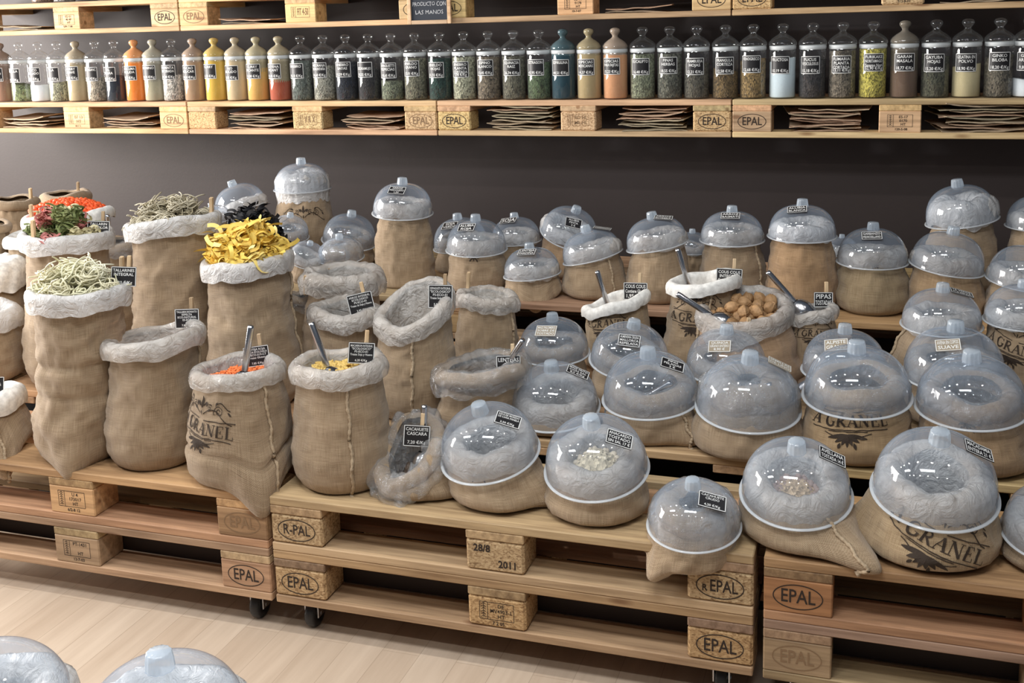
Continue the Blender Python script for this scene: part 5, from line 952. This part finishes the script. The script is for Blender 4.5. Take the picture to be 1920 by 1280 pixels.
for i, (x, y, z, ck, fmat, col, lv, dusty, lines, price, nm_) in enumerate(JARS):
    t = thing('glass_jar', nm_, 'jar', (x, y, z), group='lidded glass jars in a row on the pallet shelf')
    obj('jar_body', JB, t); obj('jar_lid', JL, t, (0, 0, .194)); obj('rubber_seal', JS, t, (0, 0, .180))
    obj('jar_filling', fill_mesh(fmat, .010 + lv * .168, rnd.uniform(-.7, .9) if lv < .9 else 0, i), t, col=col)
    if dusty:                                     # powder clinging inside glass and lid
        obj('powder_film', mesh('powder_film', *lathe([(.0468, .17), (.0462, .18), (.0445, .188), (.0445, .196), (.048, .202), (.0485, .208), (.041, .219), (.029, .229), (.017, .236), (.0112, .242), (.0105, .247), (.014, .253), (.0192, .260), (.020, .267), (.017, .273), (.008, .277), (0, .278)], 30), MT['powder']), t, col=tuple(c * .9 + .03 for c in dusty))
        if lv < .8: obj('powder_film', mesh('powder_film', *lathe([(.0472, lv * .168), (.0472, .17)], 30), MT['powder']), t, col=tuple(c * .75 for c in dusty))
    a0 = rnd.uniform(-.16, .10) + ck; zl = .128 + rnd.uniform(-.004, .004)
    lb = obj('jar_label', mesh('jar_label', *curved(bg, .0495, zl, a0), MT['black']), t)
    obj('border', mesh('border', *curved(bd, .0495, zl, a0, .0004), MT['white']), lb)
    if lines:
        g1 = shift(text_block([(l, 1) for l in lines], LW * .86, .015 * len(lines)), 0, .027 - .0075 * len(lines)); g2 = shift(text_geo(price, .0155, .012, .9), 0, -.021)
        obj('lettering', mesh('lettering', *curved(join(g1, g2), .0495, zl, a0, .0006), MT['white']), lb)
# a few jars on the upper shelf, only their feet are in view
for k in range(8):
    xx = -2.30 + k * .125
    t = thing('glass_jar', 'glass jar on the topmost shelf, cut off by the top of the picture', 'jar', (xx, SY + .07, SZ2 + .1455), group='jars on the topmost shelf')
    obj('jar_body', JB, t); obj('jar_lid', JL, t, (0, 0, .194)); obj('jar_filling', fill_mesh('herb', .1, 0, k), t, col=[(.3, .2, .15), (.5, .5, .5), (.05, .05, .07), (.6, .55, .45)][k % 4])

# ------------------------------------------------------------------ kraft paper bags
def bag_mesh(seed, w_, d_):
    rr_ = random.Random(seed); nx, ny = 12, 8; top, bot = [], []
    skew = rr_.uniform(-.02, .02); curl = rr_.uniform(.0, .012); th = rr_.uniform(.004, .009)
    for j in range(ny + 1):
        for i in range(nx + 1):
            u, v = i / nx, j / ny
            x = (u - .5) * w_ + skew * v; y = v * d_ + .004 * n3(u * 6, 0, seed)
            bl = math.sin(PI * u) ** .5 * .5 + .5; wv = .005 * n3(u * 3.5, v * 3, seed * 1.3) + curl * (abs(u - .5) * 2) ** 3 * (1 if seed % 2 else -.25)
            top.append((x, y, th * bl * (.6 + .4 * v) + wv)); bot.append((x, y, wv - .0005))
    v = top + bot; n = len(top); f = []
    for j in range(ny):
        for i in range(nx):
            a = j * (nx + 1) + i; f.append((a, a + 1, a + nx + 2, a + nx + 1)); f.append((n + a, n + a + nx + 1, n + a + nx + 2, n + a + 1))
    for i in range(nx): f.append((i + 1, i, n + i, n + i + 1)); a = ny * (nx + 1) + i; f.append((a, a + 1, n + a + 1, n + a))
    for j in range(ny): a = j * (nx + 1); f.append((a, a + nx + 1, n + a + nx + 1, n + a)); a += nx; f.append((a + nx + 1, a, n + a, n + a + nx + 1))
    return mesh('paper_bag', v, f, MT['kraft'], smooth=False)
BAGS = [bag_mesh(i, .255, .25) for i in range(6)]
def bagstack(xc, z, n, where, step=.0125, w_=1.0, rz=0.0):
    for k in range(n):
        last = k == n - 1
        lab = 'kraft paper bag ' + where
        o = obj('paper_bag', BAGS[(k + n) % 6], None, (xc + rnd.uniform(-.02, .02), SY + .015 + rnd.uniform(-.012, .015), z + .0235 + k * step), (rnd.uniform(-.02, .03), rnd.uniform(-.05, .05), rnd.uniform(-.12, .12) + rz), (.50 * rnd.uniform(.85, 1.1), .37, .26), (w_, 1, 1))
        tag(o, ('topmost ' if last else 'lower ') + lab if last or n == 2 else lab, 'paper bag', 'kraft paper bags ' + where)
bagstack(-2.424, 1.0702, 4, 'in the leftmost lower shelf gap')
bagstack(-1.832, 1.0702, 4, 'left of the second lower pallet')
bagstack(-1.174, 1.0702, 6, 'below the cream powder jars')
bagstack(-0.613, 1.0702, 5, 'below the black berry jars')
bagstack(0.043, 1.0702, 9, 'below the root jars', .0112)
bagstack(0.591, 1.0702, 8, 'below the herb jars', .0112)
bagstack(1.249, 1.0702, 8, 'below the seaweed jar', .0108)
bagstack(1.790, 1.0702, 9, 'in the rightmost lower shelf gap', .0112, 1.1, .1)
bagstack(-2.433, 1.5261, 2, 'in the leftmost upper shelf gap')
bagstack(-1.173, 1.5261, 2, 'in the upper shelf gap left of the stamped block')
bagstack(0.542, 1.5261, 2, 'in the upper shelf gap right of the chalkboard')
bagstack(1.740, 1.5261, 3, 'in the rightmost upper shelf gap')

# ------------------------------------------------------------------ chalkboard sign
cx, cz, cy = -0.313, 1.526, 1.924
t = thing('chalkboard_sign', 'small wood-framed chalkboard with a handwritten Spanish notice on the upper shelf', 'sign', (cx, cy, cz))
W, Hh = .190, .27
for a in ((-W / 2, -W / 2 + .016, 0, Hh), (W / 2 - .016, W / 2, 0, Hh), (-W / 2 + .016, W / 2 - .016, 0, .016), (-W / 2 + .016, W / 2 - .016, Hh - .016, Hh)):
    obj('frame', mesh('frame', *bevbox(a[0], a[1], -.012, 0, a[2], a[3], .002), MT['frame'], smooth=False), t)
obj('slate', mesh('slate', *bevbox(-W / 2 + .015, W / 2 - .015, -.006, -.001, .015, Hh - .015, .001), MT['slate'], smooth=False), t)
v, f = text_block([('NO TOCAR EL', 1), (' ', .45), ('PRODUCTO CON', 1), (' ', .45), ('LAS MANOS', 1)], .145, .088, 0.0)
obj('lettering', mesh('lettering', [(a + .003 * n3(a * 90, b * 60, 1), -.0065, b + .080 + .003 * n3(a * 70, b * 50, 4)) for a, b, _ in v], f, MT['chalk'], smooth=False), t)

# two covered sacks in the foreground, only the tops of their domes reach the picture
